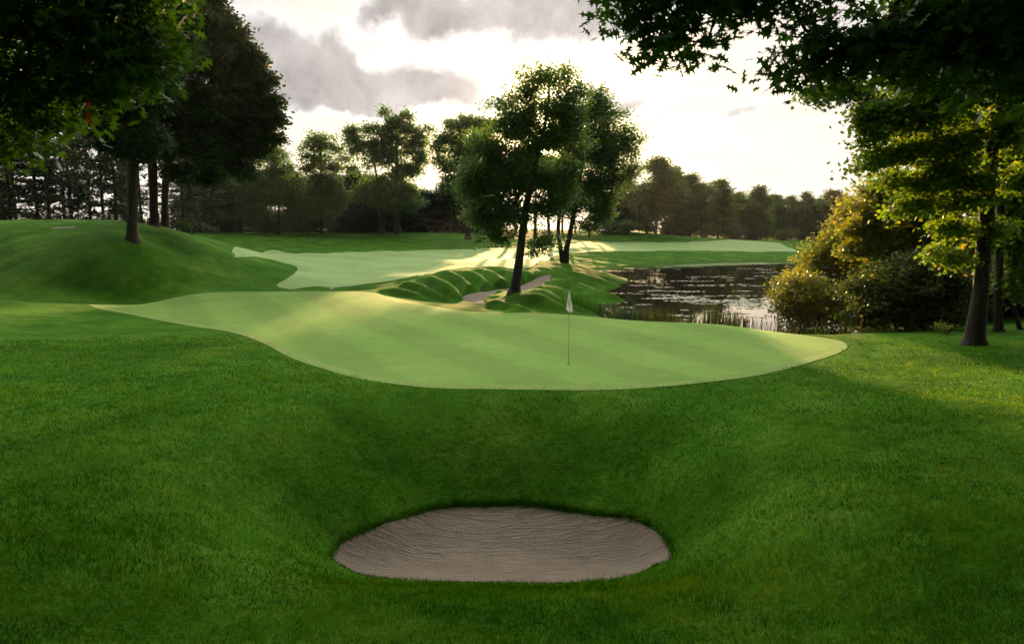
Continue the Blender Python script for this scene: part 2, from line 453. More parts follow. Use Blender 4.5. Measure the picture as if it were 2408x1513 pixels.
M['leaf_oak'] = oakish('leaf_oak', (.027, .06, .018), (.066, .12, .03))
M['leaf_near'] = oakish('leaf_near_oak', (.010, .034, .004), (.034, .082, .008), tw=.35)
M['leaf_mid'] = oakish('leaf_mid', (.03, .07, .02), (.06, .11, .03), g=.1)
M['leaf_far'] = oakish('leaf_far', (.018, .044, .014), (.034, .064, .018), g=.08)
M['leaf_maple'] = oakish('leaf_maple', (.03, .075, .010), (.075, .125, .014), (1.5, 1.3, .4), .55, (.15, .13, .015))
M['leaf_gold'] = oakish('leaf_gold', (.045, .07, .012), (.10, .115, .018), (1.5, 1.3, .4), .5, (.17, .12, .02))
M['leaf_olive'] = oakish('leaf_olive', (.022, .040, .010), (.05, .072, .015), alt=(.11, .10, .02), k=1.15, g=.1)
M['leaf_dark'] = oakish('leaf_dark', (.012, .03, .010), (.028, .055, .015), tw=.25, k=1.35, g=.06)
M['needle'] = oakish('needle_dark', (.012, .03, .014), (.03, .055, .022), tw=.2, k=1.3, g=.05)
M['reed'] = leaf_mat('reed_leaf', (.05, .09, .03), (.14, .17, .05), (1.3, 1.2, .6), .4, .3, (.25, .2, .07))
M['reed_blue'] = leaf_mat('reed_blue_leaf', (.05, .10, .07), (.10, .16, .10), (1.1, 1.2, .9), .35, .3)
M['reed_green'] = leaf_mat('reed_green_leaf', (.03, .12, .01), (.08, .22, .02), (1.2, 1.2, .6), .4, .3)
M['seed'] = plain_mat('seed_head', (.06, .035, .02), .9)
M['bark'] = bark_mat('bark_grey', (.045, .036, .03), (.13, .105, .09))
M['bark_dark'] = bark_mat('bark_dark', (.02, .016, .013), (.06, .048, .04))
M['bark_pale'] = bark_mat('bark_pale', (.16, .14, .12), (.36, .32, .28))

# sand
def sand_mat():
    m, t = new_mat('bunker_sand')
    pos = t.n('ShaderNodeNewGeometry').outputs['Position']
    a = t.noise(pos, 1.1, 4, .6); b = t.noise(pos, 60, 3, .7)
    col = t.mix(b, t.ramp(a, [(.3, (.15, .124, .10)), (.7, (.22, .184, .15))]), t.ramp(a, [(.3, (.25, .208, .17)), (.7, (.33, .276, .226))]))
    m2 = t.n('ShaderNodeMapping'); m2.inputs['Scale'].default_value = (.7, 6.5, 1); m2.inputs['Rotation'].default_value = (0, 0, .06); t.l(pos, m2.inputs[0])
    rake = t.noise(m2.outputs[0], 3.2, 4, .6, .8)
    col = t.mix(t.math('MULTIPLY', t.ramp(rake, [(.38, (1, 1, 1)), (.58, (0, 0, 0))]), .45), col, (.13, .106, .085))
    p = t.n('ShaderNodeBsdfPrincipled', i_Roughness=.95); t.l(col, p.inputs['Base Color']); p.inputs['Specular IOR Level'].default_value = .15
    mp = t.n('ShaderNodeMapping'); mp.inputs['Location'].default_value = (.2, -12.5, 0); mp.inputs['Scale'].default_value = (.8, 1, 1); t.l(pos, mp.inputs[0])
    wv = t.n('ShaderNodeTexWave', wave_type='RINGS', rings_direction='Z'); wv.inputs['Scale'].default_value = 6.5; wv.inputs['Distortion'].default_value = 14.; wv.inputs['Detail'].default_value = 3.; wv.inputs['Detail Scale'].default_value = 2.
    t.l(mp.outputs[0], wv.inputs[0])
    hh = t.math('ADD', t.math('ADD', t.math('MULTIPLY', wv.outputs['Fac'], .25), t.math('MULTIPLY', rake, 1.6)), t.math('ADD', t.math('MULTIPLY', b, .5), t.math('MULTIPLY', t.noise(pos, 14, 4, .7), .8)))
    bn = t.n('ShaderNodeBump', i_Strength=1.0, i_Distance=.05); t.l(hh, bn.inputs['Height']); t.l(bn.outputs[0], p.inputs['Normal'])
    o = t.n('ShaderNodeOutputMaterial'); t.l(p.outputs[0], o.inputs[0])
    return m
M['sand'] = sand_mat()
M['soil'] = plain_mat('soil', (.035, .022, .014), .95, .5, 20)
M['clod'] = plain_mat('clod', (.05, .035, .028), .95, .5, 30)
def water_mat():
    m, t = new_mat('pond_water')
    pos = t.n('ShaderNodeNewGeometry').outputs['Position']
    p = t.n('ShaderNodeBsdfPrincipled', i_Roughness=.03, i_IOR=1.33); p.inputs['Base Color'].default_value = (.022, .017, .009, 1)
    p.inputs['Specular IOR Level'].default_value = .6
    mp = t.n('ShaderNodeMapping'); mp.inputs['Scale'].default_value = (1, .45, 1); t.l(pos, mp.inputs[0])
    bn = t.n('ShaderNodeBump', i_Strength=.018, i_Distance=.05); t.l(t.noise(mp.outputs[0], 1.6, 4, .6), bn.inputs['Height']); t.l(bn.outputs[0], p.inputs['Normal'])
    o = t.n('ShaderNodeOutputMaterial'); t.l(p.outputs[0], o.inputs[0])
    return m
M['water'] = water_mat()
M['pad'] = leaf_mat('pad_leaf', (.10, .14, .06), (.22, .25, .12), (1, 1, .6), .1, .8, (.32, .3, .18))

# ------------------------------------------------------------------ ground sheet
def build_ground():
    A = np.concatenate([np.linspace(-2.0, -.80, 40)[:-1], np.linspace(-.80, .80, 900), np.linspace(.80, 2.0, 40)[1:]])
    L = np.concatenate([np.log(np.linspace(5, 15.5, 30))[:-1], np.linspace(math.log(15.5), math.log(190), 640), np.linspace(math.log(190), math.log(2500), 60)[1:]])
    aa, ll = np.meshgrid(A, L); r = np.exp(ll)
    x = (r * np.sin(aa)).ravel(); y = (OY + r * np.cos(aa)).ravel()
    z = h(x, y)
    g = poly_dist(x, y, GREEN, .5); z = np.where(g < -.4, z - .06, z)
    g = poly_dist(x, y, FAIR, .8); z = np.where(g < -.6, z - .08, z)
    nA, nL = len(A), len(L)
    i = np.arange(nL - 1)[:, None] * nA + np.arange(nA - 1)[None]
    F = np.stack([i, i + nA, i + nA + 1, i + 1], -1).reshape(-1, 4)
    o = mesh_np('ground', np.stack([x, y, z], 1), F, np.full(len(F), 4), M['rough'], None, True)
    tag(o, kind='structure')
    # the part behind the station, out of sight, closes the sheet
    return o
build_ground()

def sheet(name, poly, mat, off, da, zf=None, edge=0.0):
    """a turf or sand sheet with its own triangulation inside an outline"""
    a, l = polar(poly[:, 0], poly[:, 1])
    A = np.arange(a.min(), a.max(), da); L = np.arange(l.min(), l.max(), da * 1.6)
    aa, ll = np.meshgrid(A, L); r = np.exp(ll).ravel(); aa = aa.ravel() + rng.uniform(-.2, .2, len(r)) * da
    x = r * np.sin(aa); y = OY + r * np.cos(aa)
    d = poly_dist(x, y, poly, 3.)
    k = d < -.35 * da * r
    V2 = [Vector(p) for p in poly] + [Vector(p) for p in np.stack([x[k], y[k]], 1)]
    vs, es, fs, *_ = geometry.delaunay_2d_cdt(V2, [], [list(range(len(poly)))], 1, 1e-6)
    P = np.array([(v.x, v.y) for v in vs])
    z = (zf or h0)(P[:, 0], P[:, 1]) + off
    if edge:
        dd = poly_dist(P[:, 0], P[:, 1], poly, .3); z = z - edge * np.clip(1 + dd / .12, 0, 1)
    F = np.array([list(f) if np.cross(P[f[1]] - P[f[0]], P[f[2]] - P[f[0]]) > 0 else list(f)[::-1] for f in fs])
    o = mesh_np(name, np.column_stack([P, z]), F, np.full(len(F), 3), mat, None, True)
    return tag(o, kind='structure')
sheet('collar', COLLAR, M['collar'], .012, .0085)
sheet('putting_green', GREEN, M['green'], .02, .0085, None, .006)
sheet('fairway', FAIR, M['fair'], .035, .007)
def sand_z(x, y):
    x = np.asarray(x, float); y = np.asarray(y, float)
    return h0(x, y) - .012 + .012 * np.sin(x * 3 + y * 2) * np.sin(y * 4 - x)
sheet('bunker', BUNK, M['sand'], 0, .004, sand_z)
sheet('bunker', SANDC, M['sand'], -.03, .005, base_h)
# dark soil face of the bunker edge
def lip(name, poly, zs, depth):
    x, y = poly[:, 0], poly[:, 1]
    inn = offset(poly, -.03); out = offset(poly, .012)
    top = h(out[:, 0], out[:, 1]) + .005
    mid = top - .02
    bot = zs(inn[:, 0], inn[:, 1]) - depth
    n = len(poly)
    V = np.concatenate([np.column_stack([out, top]), np.column_stack([poly, mid + rng.uniform(-.015, .01, n)]), np.column_stack([inn, bot])])
    i = np.arange(n); j = (i + 1) % n
    F = np.concatenate([np.stack([i, j, j + n, i + n], 1), np.stack([i + n, j + n, j + 2 * n, i + 2 * n], 1)])
    tag(mesh_np(name, V, F, np.full(len(F), 4), M['soil'], None, True), kind='structure')
lip('bunker_edge', BUNK, sand_z, .04)

# pond
def build_pond():
    x0, x1, y0, y1 = -4., 75., 27., 130.
    pts = np.array([(3, 30), (22, 26), (75, 60), (75, 128), (8, 128), (6, 70), (3, 45)], float)
    V = np.column_stack([pts, np.zeros(len(pts))])
    o = mesh_np('pond_water', V, np.arange(len(pts)), [len(pts)], M['water'])
    tag(o, kind='structure')
build_pond()

# floating pads, too many to count
def build_pads():
    V = []; F = []; R = []; n = 0
    mats = []
    for k in range(60):
        d = math.exp(rng.uniform(math.log(38), math.log(98)))
        px = rng.uniform(1400, 1900); rx, _ = ray(px, 650); x = float(rx) * d
        mats.append((x, d, rng.uniform(.2, 1.0) * d / 50, rng.uniform(.3, 1.0)))
    for pxy in ((1620, 700), (1560, 705), (1700, 712), (1750, 705), (1500, 700), (1780, 668), (1650, 672), (1720, 655), (1540, 680), (1680, 700), (1600, 712), (1760, 715), (1640, 660),
                (1690, 706), (1740, 712), (1790, 700), (1580, 700), (1480, 690), (1440, 690), (1430, 705), (1660, 708), (1820, 706)):
        p = at_z(pxy[0], pxy[1], 0)
        for q in range(2): mats.append((p[0] + rng.normal(0, 1.5), p[1] + rng.normal(0, 1.0), rng.uniform(.5, 1.5), rng.uniform(.25, .6)))
    for x, y, rx_, asp in mats:
        m = int(6 + 16 * rx_)
        for q in range(m):
            ang = rng.uniform(0, 2 * math.pi); rr = math.sqrt(rng.uniform(0, 1))
            cx_, cy_ = x + rr * rx_ * math.cos(ang) * 1.3, y + rr * rx_ * asp * math.sin(ang)
            s = rng.uniform(.07, .17)
            a0 = rng.uniform(0, 6.28)
            ring = [(cx_ + s * math.cos(a0 + g), cy_ + s * math.sin(a0 + g), .006 + rng.uniform(0, .02)) for g in np.linspace(.2, 2 * math.pi - .2, 7)]
            V += ring; F.append(list(range(n, n + 7))); R += [rng.uniform(0, 1)] * 7; n += 7
    V = np.array(V)
    keep = h(V[:, 0], V[:, 1]) < -.02
    FF = [f for f in F if keep[f].all()]
    o = mesh_np('lily_pads', V, np.concatenate([np.array(f) for f in FF]), [7] * len(FF), M['pad'], None, False, np.array(R))
    tag(o, 'pale floating lily pads scattered over the dark pond', 'lily pads', None, 'stuff')
build_pads()

# ------------------------------------------------------------------ grass blades of the near rough (uncountable)
def build_blades(N=420000):
    r = np.exp(rng.uniform(math.log(4.6), math.log(27), N)); a = rng.uniform(-.86, .86, N)
    x = r * np.sin(a); y = r * np.cos(a)
    g = poly_dist(x, y, GREEN, 1.); b = poly_dist(x, y, BUNK, .5)
    k = (g > .5 * rng.uniform(.2, 1.1, N)) & (b > -.035)
    x, y, r, g, b = x[k], y[k], r[k], g[k], b[k]
    # ragged turf hanging over the bunker edge
    kk = 9000; e = rng.integers(0, len(BUNK), kk); o_ = offset(BUNK, 1.) - BUNK
    ex = BUNK[e] + o_[e] * rng.uniform(-.03, .10, kk)[:, None] + rng.normal(0, .05, (kk, 2)) * 0.6
    x = np.concatenate([x, ex[:, 0]]); y = np.concatenate([y, ex[:, 1]]); r = np.hypot(x, y)
    g = poly_dist(x, y, GREEN, 1.); b = poly_dist(x, y, BUNK, .5)
    k = b > -.035; x, y, r, g, b = x[k], y[k], r[k], g[k], b[k]
    n = len(x); z = np.where(b < 0, h0(x, y) - .02, h(x, y) - .01)
    # patches of taller, paler and drier grass, tufts, thin spots
    pat = .5 * vnoise(x, y, 1.7, 1) + .3 * vnoise(x, y, .6, 2) + .2 * vnoise(x, y, .22, 3)
    tuft = vnoise(x, y, .16, 4) * .6 + vnoise(x, y, .42, 5) * .4
    hgt = rng.uniform(.025, .06, n) * (.45 + .75 * pat + .9 * tuft ** 1.5)
    long = rng.uniform(0, 1, n) < .02 + .05 * (pat > .6); hgt = np.where(long, hgt * 2.1, hgt)
    hgt *= np.clip(.55 + g * .45, .55, 1)
    near = np.exp(-((y - 7.0) / 1.2) ** 2); hgt *= 1 + .2 * near
    hgt *= np.where(b < .12, .75, 1)
    wd = np.clip(.0042 + .0006 * (r - 5), .0042, .016) * rng.uniform(.7, 1.3, n)
    th = rng.uniform(0, 2 * math.pi, n); hgt *= 1 - .25 * np.exp(-((r - 5) / 3.5) ** 2)
    lean = rng.uniform(.2, 1.6, n) * hgt
    dx, dy = np.cos(th), np.sin(th)
    ph = rng.uniform(0, 2 * math.pi, n); wx, wy = np.cos(ph) * wd / 2, np.sin(ph) * wd / 2
    P0 = np.stack([x - wx, y - wy, z], 1); P1 = np.stack([x + wx, y + wy, z], 1)
    mx, my, mz = x + dx * lean * .35, y + dy * lean * .35, z + hgt * .62
    P2 = np.stack([mx + wx * .75, my + wy * .75, mz], 1); P3 = np.stack([mx - wx * .75, my - wy * .75, mz], 1)
    P4 = np.stack([x + dx * lean, y + dy * lean, z + hgt], 1)
    V = np.stack([P0, P1, P2, P3, P4], 1).reshape(-1, 3)
    i = np.arange(n)[:, None] * 5
    Q = (i + np.array([[0, 1, 2, 3]])); T = (i + np.array([[3, 2, 4]]))
    flat = np.concatenate([Q, T], 1).ravel(); lt = np.tile(np.array([4, 3]), n)
    rn = np.clip(-.1 + .75 * tuft * rng.uniform(.5, 1.1, n) + .35 * (pat - .4) + .12 * rng.normal(0, 1, n), 0, .8)
    dryness = vnoise(x, y, 2.3, 7) * .6 + vnoise(x, y, .5, 8) * .4
    dry = rng.uniform(0, 1, n) < .02 + .5 * np.clip((dryness - .62) / .3, 0, 1); rn = np.where(dry | (long & (rng.uniform(0, 1, n) < .35)), .97, rn)
    o = mesh_np('grass', V, flat, lt, M['blade'], None, False, np.repeat(rn, 5))
    tag(o, 'uncut green rough grass round the near bunker', 'grass', None, 'stuff')
build_blades()

def build_clods():
    b = MB(); n = 0
    while n < 130:
        x, y = rng.uniform(-3., 2.8), rng.uniform(10., 12.8)
        if poly_dist(np.array([x]), np.array([y]), BUNK, .5)[0] > -.1: continue
        s = rng.uniform(.005, .014) * (1.5 if rng.random() < .1 else 1); z = float(sand_z([x], [y])[0])
        v = np.array([(1, 0, 0), (-.8, .2, .1), (.1, 1, 0), (0, -.9, .1), (.1, 0, .8), (0, 0, -.6)]) * s * rng.uniform(.6, 1.3, (6, 3)) + (x, y, z + s * .3)
        b.add(v, [[0, 2, 4], [2, 1, 4], [1, 3, 4], [3, 0, 4], [2, 0, 5], [1, 2, 5], [3, 1, 5], [0, 3, 5]]); n += 1
    tag(b.build('soil_crumbs', M['clod']), 'dark soil crumbs scattered on the bunker sand', 'crumbs', None, 'stuff')
build_clods()

# ------------------------------------------------------------------ trees
LEAF = {
    'diamond': np.array([(-.5, 0, 0), (0, -.3, .04), (.5, 0, 0), (0, .3, .04)]),
    'oval': np.array([(-.5, 0, 0), (-.2, -.26, .04), (.22, -.24, .05), (.5, 0, -.03), (.22, .24, .05), (-.2, .26, .04)]),
    'maple': np.array([(-.5, 0, 0), (-.22, -.2, .02), (-.1, -.5, -.02), (.08, -.2, .03), (.3, -.34, 0), (.26, -.1, .03), (.55, 0, -.03),
                       (.26, .1, .03), (.3, .34, 0), (.08, .2, .03), (-.1, .5, -.02), (-.22, .2, .02)]),
    'oak': np.array([(-.55, 0, 0), (-.36, -.06, .01), (-.30, -.26, .0), (-.2, -.07, .02), (-.04, -.14, .02), (.0, -.40, -.03), (.08, -.16, .02), (.16, -.10, .02), (.26, -.30, -.02), (.3, -.16, 0), (.38, -.2, -.02), (.34, -.06, .01), (.55, 0, -.04),
                     (.34, .06, .01), (.38, .2, -.02), (.3, .16, 0), (.26, .30, -.02), (.16, .10, .02), (.08, .16, .02), (.0, .40, -.03), (-.04, .14, .02), (-.2, .07, .02), (-.30, .26, .0), (-.36, .06, .01)]),
}
def rand_unit(n):
    v = rng.normal(0, 1, (n, 3)); return v / np.linalg.norm(v, axis=1)[:, None]

def leaves_mesh(name, C, size, kind, mat, parent, tint, up=.5, origin=(0, 0, 0), droop=None):
    """C: leaf centres; builds one crown mesh of leaf-shaped faces"""
    n = len(C); T = LEAF[kind]; k = len(T)
    nrm = rand_unit(n); nrm[:, 2] = np.abs(nrm[:, 2]) + up; nrm /= np.linalg.norm(nrm, axis=1)[:, None]
    ax = rand_unit(n)
    if droop is not None: ax[:, 2] -= droop
    ax -= nrm * np.sum(ax * nrm, 1)[:, None]; ax /= np.linalg.norm(ax, axis=1)[:, None] + 1e-9
    bx = np.cross(nrm, ax)
    s = size * rng.uniform(.7, 1.3, n)
    V = C[:, None] + s[:, None, None] * (T[None, :, 0:1] * ax[:, None] + T[None, :, 1:2] * bx[:, None] + T[None, :, 2:3] * nrm[:, None])
    V = V.reshape(-1, 3) - np.asarray(origin)
    return mesh_np(name, V, np.arange(n * k), np.full(n, k), mat, parent, False, np.repeat(tint, k))

def wood_mesh(trunks, clumps, tip, mat, parent, origin, grow=2.2, rmax=.5, seg=1.0, m_tr=10, up_pen=.7):
    """trunks: list of (points, radii); clumps joined to them by a branching limb system"""
    mb = MB(); origin = np.asarray(origin)
    N = []; par = []; fixed = []
    for pts, rad in trunks:
        pts = np.asarray(pts, float)
        # smooth the path
        P = spline(np.column_stack([pts, rad]), max(.35, np.linalg.norm(pts[-1] - pts[0]) / 26), closed=False)
        P = np.vstack([P, np.append(pts[-1], rad[-1])])
        P[1:-1, :2] += rng.normal(0, .05, (len(P) - 2, 2)) * P[1:-1, 3:4]
        mb.tube(P[:, :3] - origin, np.maximum(P[:, 3], .008), m_tr)
        k0 = int(len(P) * .22) if len(N) == 0 else 0
        for q in P[k0:]:
            N.append(q[:3]); par.append(-1); fixed.append(q[3])
    N = [np.array(q) for q in N]
    nt = len(N)
    if len(clumps):
        T = np.array(N)
        dist = np.array([np.min(np.linalg.norm(T - c, axis=1)) for c in clumps])
        for ci in np.argsort(dist):
            c = clumps[ci]; A = np.array(N)
            dv = c - A; dl = np.linalg.norm(dv, axis=1) + 1e-6
            cost = dl * (1 + up_pen * np.clip(-dv[:, 2] / dl, 0, 1)) + .25 * (np.arange(len(N)) < nt)
            j = int(np.argmin(cost)); L = dl[j]
            k = max(1, int(round(L / seg)))
            p0 = A[j]; prev = j
            for q in range(1, k + 1):
                t = q / k; p = p0 + (c - p0) * t
                p = p + np.array([0, 0, .10 * L * math.sin(math.pi * t)]) + (rng.normal(0, .06 * L / k, 3) if q < k else 0)
                N.append(p); par.append(prev); prev = len(N) - 1; fixed.append(None)
        R = np.zeros(len(N)); acc = np.zeros(len(N))
        for i in range(len(N) - 1, -1, -1):
            R[i] = max(tip, acc[i] ** (1 / grow))
            if par[i] >= 0: acc[par[i]] += R[i] ** grow
        for i in range(nt, len(N)):
            j = par[i]
            r1 = min(R[i], rmax); r0 = min(R[j] if j >= nt else R[i] * 1.25, rmax, fixed[j] if fixed[j] else 9)
            mb.tube(np.array([N[j], N[i]]) - origin, [r0, r1], 5, cap=False)
    return mb.build('trunk', mat, parent, True)

def flare(pts, rad, base_boost=1.45):
    """adds the root flare at the foot of a trunk"""
    p0, p1 = np.asarray(pts[0], float), np.asarray(pts[1], float); t = (p1 - p0) / np.linalg.norm(p1 - p0); r = rad[0]
    P = [p0 - t * .3, p0 + t * .02, p0 + t * r * .8, p0 + t * r * 2.6] + [np.asarray(q) for q in pts[1:]]
    R = [r * base_boost * 1.1, r * base_boost, r * 1.15, r] + list(rad[1:])
    return P, R

def clumps_from(blobs, d, n, wblobs=(), pw=.42, lump=1):
    out = []
    B = []
    for b in blobs:
        px, py, rx, ry = b[:4]; dd = b[4] if len(b) > 4 else 0
        c = at_d(px, py, d + dd); sx, sz = rx / FOC * (d + dd), ry / FOC * (d + dd)
        sy = b[5] if len(b) > 5 else max(sx, sz) * .85
        B.append((c, np.array([sx, sy, sz]), rx * ry))
    A = sum(b[2] for b in B) or 1
    for c, s, w in B:
        m = max(2, int(round(n * w / A)))
        if m >= 8 and lump:
            q = 4; cs = rand_unit(q) * s * (.5 if lump == 1 else .35); k = rng.integers(0, q, m); rs = rng.uniform(*((.5, .85) if lump == 1 else (.75, 1.15)), q)
            out.append(c + cs[k] + rand_unit(m) * (rng.uniform(0, 1, m) ** pw)[:, None] * s * rs[k][:, None])
            continue
        out.append(c + rand_unit(m) * (rng.uniform(0, 1, m) ** pw)[:, None] * s * .92)
    for c, s, m in wblobs:
        out.append(np.array(c) + rand_unit(m) * (rng.uniform(0, 1, m) ** pw)[:, None] * np.array(s))
    return np.concatenate(out)

def leaf_points(C, per, cr, flat=.65):
    n = len(C)
    P = np.repeat(C, per, 0) + rng.normal(0, 1, (n * per, 3)) * np.array([cr, cr, cr * flat])
    ct = rng.uniform(0, 1, n)
    t = np.clip(.2 + .45 * np.repeat(ct, per) + rng.normal(0, .14, n * per), 0, .8)
    return P, t

def traced_tree(name, label, cat, d, trunk, blobs, leafmat, barkmat, n, per, cr, size, kind='oval', tip=.012, group=None, flat=.65, up=.4,
                seg=1.0, base=None, alt=0.0, wblobs=(), extra=(), droop=None, boost=1.45, pw=.42, rmax=.5, up_pen=.7, lump=1):
    """trunk: [(px,py,radius[,dd])...] from foot to top"""
    pts = [at_d(q[0], q[1], d + (q[3] if len(q) > 3 else 0)) for q in trunk]; rad = [q[2] for q in trunk]
    pts[0][2] = h1(pts[0][0], pts[0][1])
    root = thing(name, pts[0], label, cat, group)
    C = clumps_from(blobs, d, n, wblobs, pw, lump)
    g = h(C[:, 0], C[:, 1]); C = C[C[:, 2] > g + .25]
    tr = [flare(pts, rad, boost)] + [([at_d(q[0], q[1], d + (q[3] if len(q) > 3 else 0)) for q in e], [q[2] for q in e]) for e in extra]
    wood_mesh(tr, C, tip, M[barkmat], root, pts[0], seg=seg, rmax=rmax, up_pen=up_pen)
    P, t = leaf_points(C, per, cr, flat)
    if alt: t = np.where(rng.uniform(0, 1, len(t)) < alt, rng.uniform(.8, 1, len(t)), t)
    leaves_mesh('crown', P, size, kind, M[leafmat], root, t, up, pts[0], droop)
    return root

# --- the specimen trees
traced_tree('oak_tree', 'tall lone oak with leaning trunk beside the sandy meander bunker', 'tree', 42.3,
    [(1209, 688, .31), (1222, 600, .25), (1232, 520, .22), (1246, 440, .19), (1262, 370, .15), (1280, 300, .10), (1290, 230, .07), (1290, 180, .03)],
    [(1290, 185, 50, 26), (1222, 168, 12, 12), (1280, 165, 18, 14), (1335, 180, 24, 16), (1345, 215, 40, 28), (1250, 225, 48, 36), (1185, 245, 34, 18), (1155, 248, 12, 9), (1200, 285, 58, 34), (1290, 260, 62, 40), (1340, 275, 48, 50),
     (1150, 340, 60, 40), (1235, 350, 80, 50), (1120, 400, 58, 42), (1180, 420, 70, 50), (1310, 340, 60, 45), (1285, 420, 52, 44),
     (1150, 480, 56, 44), (1215, 490, 62, 52), (1265, 500, 46, 46), (1150, 535, 34, 26), (1180, 545, 34, 22), (1270, 555, 32, 28), (1250, 598, 12, 14), (1282, 586, 16, 12), (1128, 560, 12, 10), (1295, 480, 20, 30), (1125, 440, 44, 34), (1130, 500, 40, 34), (1165, 380, 50, 40), (1230, 440, 60, 44), (1345, 330, 40, 50), (1330, 400, 40, 46), (1310, 460, 36, 40), (1205, 300, 50, 34), (1240, 300, 50, 34), (1150, 420, 50, 40)],
    'leaf_oak', 'bark', 1000, 56, .33, .175, 'oval', .014, alt=.03)
traced_tree('oak_tree', 'twin trunked oak on the turf point above the pond', 'tree', 71.6,
    [(1328, 618, .36), (1332, 585, .3), (1345, 520, .24), (1356, 450, .22), (1372, 380, .17), (1395, 300, .10), (1410, 250, .04)],
    [(1400, 235, 38, 26), (1370, 260, 40, 30), (1425, 285, 50, 40), (1465, 330, 38, 36), (1492, 345, 22, 24), (1505, 325, 8, 8), (1385, 320, 60, 44), (1440, 380, 58, 46), (1480, 395, 28, 26), (1360, 380, 50, 44), (1400, 440, 56, 40),
     (1345, 450, 34, 44), (1430, 465, 36, 34), (1400, 500, 44, 30), (1440, 430, 32, 24), (1340, 505, 30, 28), (1375, 535, 30, 18), (1425, 500, 24, 18), (1330, 330, 40, 40), (1345, 400, 40, 50), (1340, 450, 30, 30), (1415, 350, 60, 50), (1450, 420, 40, 30)],
    'leaf_oak', 'bark_dark', 720, 58, .47, .26, 'oval', .02, alt=.05, boost=1.25,
    extra=[[(1322, 616, .27), (1318, 585, .24), (1312, 545, .21), (1318, 480, .17), (1330, 400, .14), (1345, 320, .06)]])

# --- big trees on the mound
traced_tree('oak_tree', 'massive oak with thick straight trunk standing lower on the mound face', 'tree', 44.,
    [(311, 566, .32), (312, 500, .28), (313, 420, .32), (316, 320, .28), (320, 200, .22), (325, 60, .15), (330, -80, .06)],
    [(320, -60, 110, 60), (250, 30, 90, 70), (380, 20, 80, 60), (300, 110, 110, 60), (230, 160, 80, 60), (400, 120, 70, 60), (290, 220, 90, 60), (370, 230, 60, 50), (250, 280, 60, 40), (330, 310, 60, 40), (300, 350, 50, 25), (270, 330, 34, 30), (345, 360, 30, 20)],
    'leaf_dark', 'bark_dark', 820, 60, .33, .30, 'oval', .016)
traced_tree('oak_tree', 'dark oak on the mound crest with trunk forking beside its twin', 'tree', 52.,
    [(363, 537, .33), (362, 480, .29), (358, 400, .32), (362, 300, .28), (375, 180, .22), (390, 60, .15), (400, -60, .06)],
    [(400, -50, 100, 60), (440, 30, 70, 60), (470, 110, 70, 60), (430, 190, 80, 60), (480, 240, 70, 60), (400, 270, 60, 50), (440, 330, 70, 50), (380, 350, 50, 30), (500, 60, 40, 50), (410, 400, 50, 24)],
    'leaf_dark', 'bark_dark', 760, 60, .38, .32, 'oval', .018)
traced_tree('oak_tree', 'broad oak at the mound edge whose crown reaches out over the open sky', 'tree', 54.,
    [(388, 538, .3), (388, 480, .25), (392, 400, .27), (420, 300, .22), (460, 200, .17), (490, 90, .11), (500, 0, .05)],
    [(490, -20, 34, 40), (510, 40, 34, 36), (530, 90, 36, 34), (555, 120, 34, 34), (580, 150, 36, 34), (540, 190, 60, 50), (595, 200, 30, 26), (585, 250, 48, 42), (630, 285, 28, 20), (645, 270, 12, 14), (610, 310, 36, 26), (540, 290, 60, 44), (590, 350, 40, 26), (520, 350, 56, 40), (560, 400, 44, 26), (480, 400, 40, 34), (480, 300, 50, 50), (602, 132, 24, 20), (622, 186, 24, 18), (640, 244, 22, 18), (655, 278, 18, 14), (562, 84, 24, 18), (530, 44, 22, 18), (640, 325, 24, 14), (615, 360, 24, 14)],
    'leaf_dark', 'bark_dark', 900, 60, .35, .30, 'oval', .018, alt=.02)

# --- trees of the far side behind the fairway
traced_tree('broadleaf_tree', 'slim broadleaf tree with tiered crown and yellow lower foliage beyond the fairway', 'tree', 132.,
    [(757, 545, .30), (756, 480, .25), (754, 400, .18), (752, 340, .1), (752, 312, .04)],
    [(752, 325, 30, 18), (735, 345, 28, 18), (775, 350, 34, 20), (715, 365, 18, 10), (800, 372, 22, 12), (755, 380, 42, 22), (725, 395, 24, 14), (790, 400, 26, 12), (760, 420, 36, 20), (785, 440, 26, 26), (750, 455, 34, 20), (775, 480, 34, 18), (740, 490, 26, 16), (757, 500, 54, 26), (735, 440, 40, 24), (790, 460, 34, 26)],
    'leaf_mid', 'bark_dark', 330, 44, .6, .5, 'diamond', .03, alt=.1)
traced_tree('broadleaf_tree', 'airy fan shaped tree with bare rising limbs and pale trunk foot', 'tree', 130.,
    [(897, 546, .5), (897, 520, .34), (893, 470, .26), (886, 420, .2), (876, 360, .14), (868, 300, .05)],
    [(868, 300, 34, 18), (840, 310, 28, 18), (823, 325, 16, 18), (850, 340, 40, 26), (890, 340, 30, 26), (830, 355, 20, 16), (870, 375, 34, 20), (905, 385, 20, 16), (840, 395, 24, 8), (822, 400, 12, 6), (868, 430, 40, 24), (895, 460, 44, 26), (850, 460, 34, 22)],
    'leaf_mid', 'bark', 300, 38, .6, .46, 'diamond', .035, boost=1.7, seg=2.5)
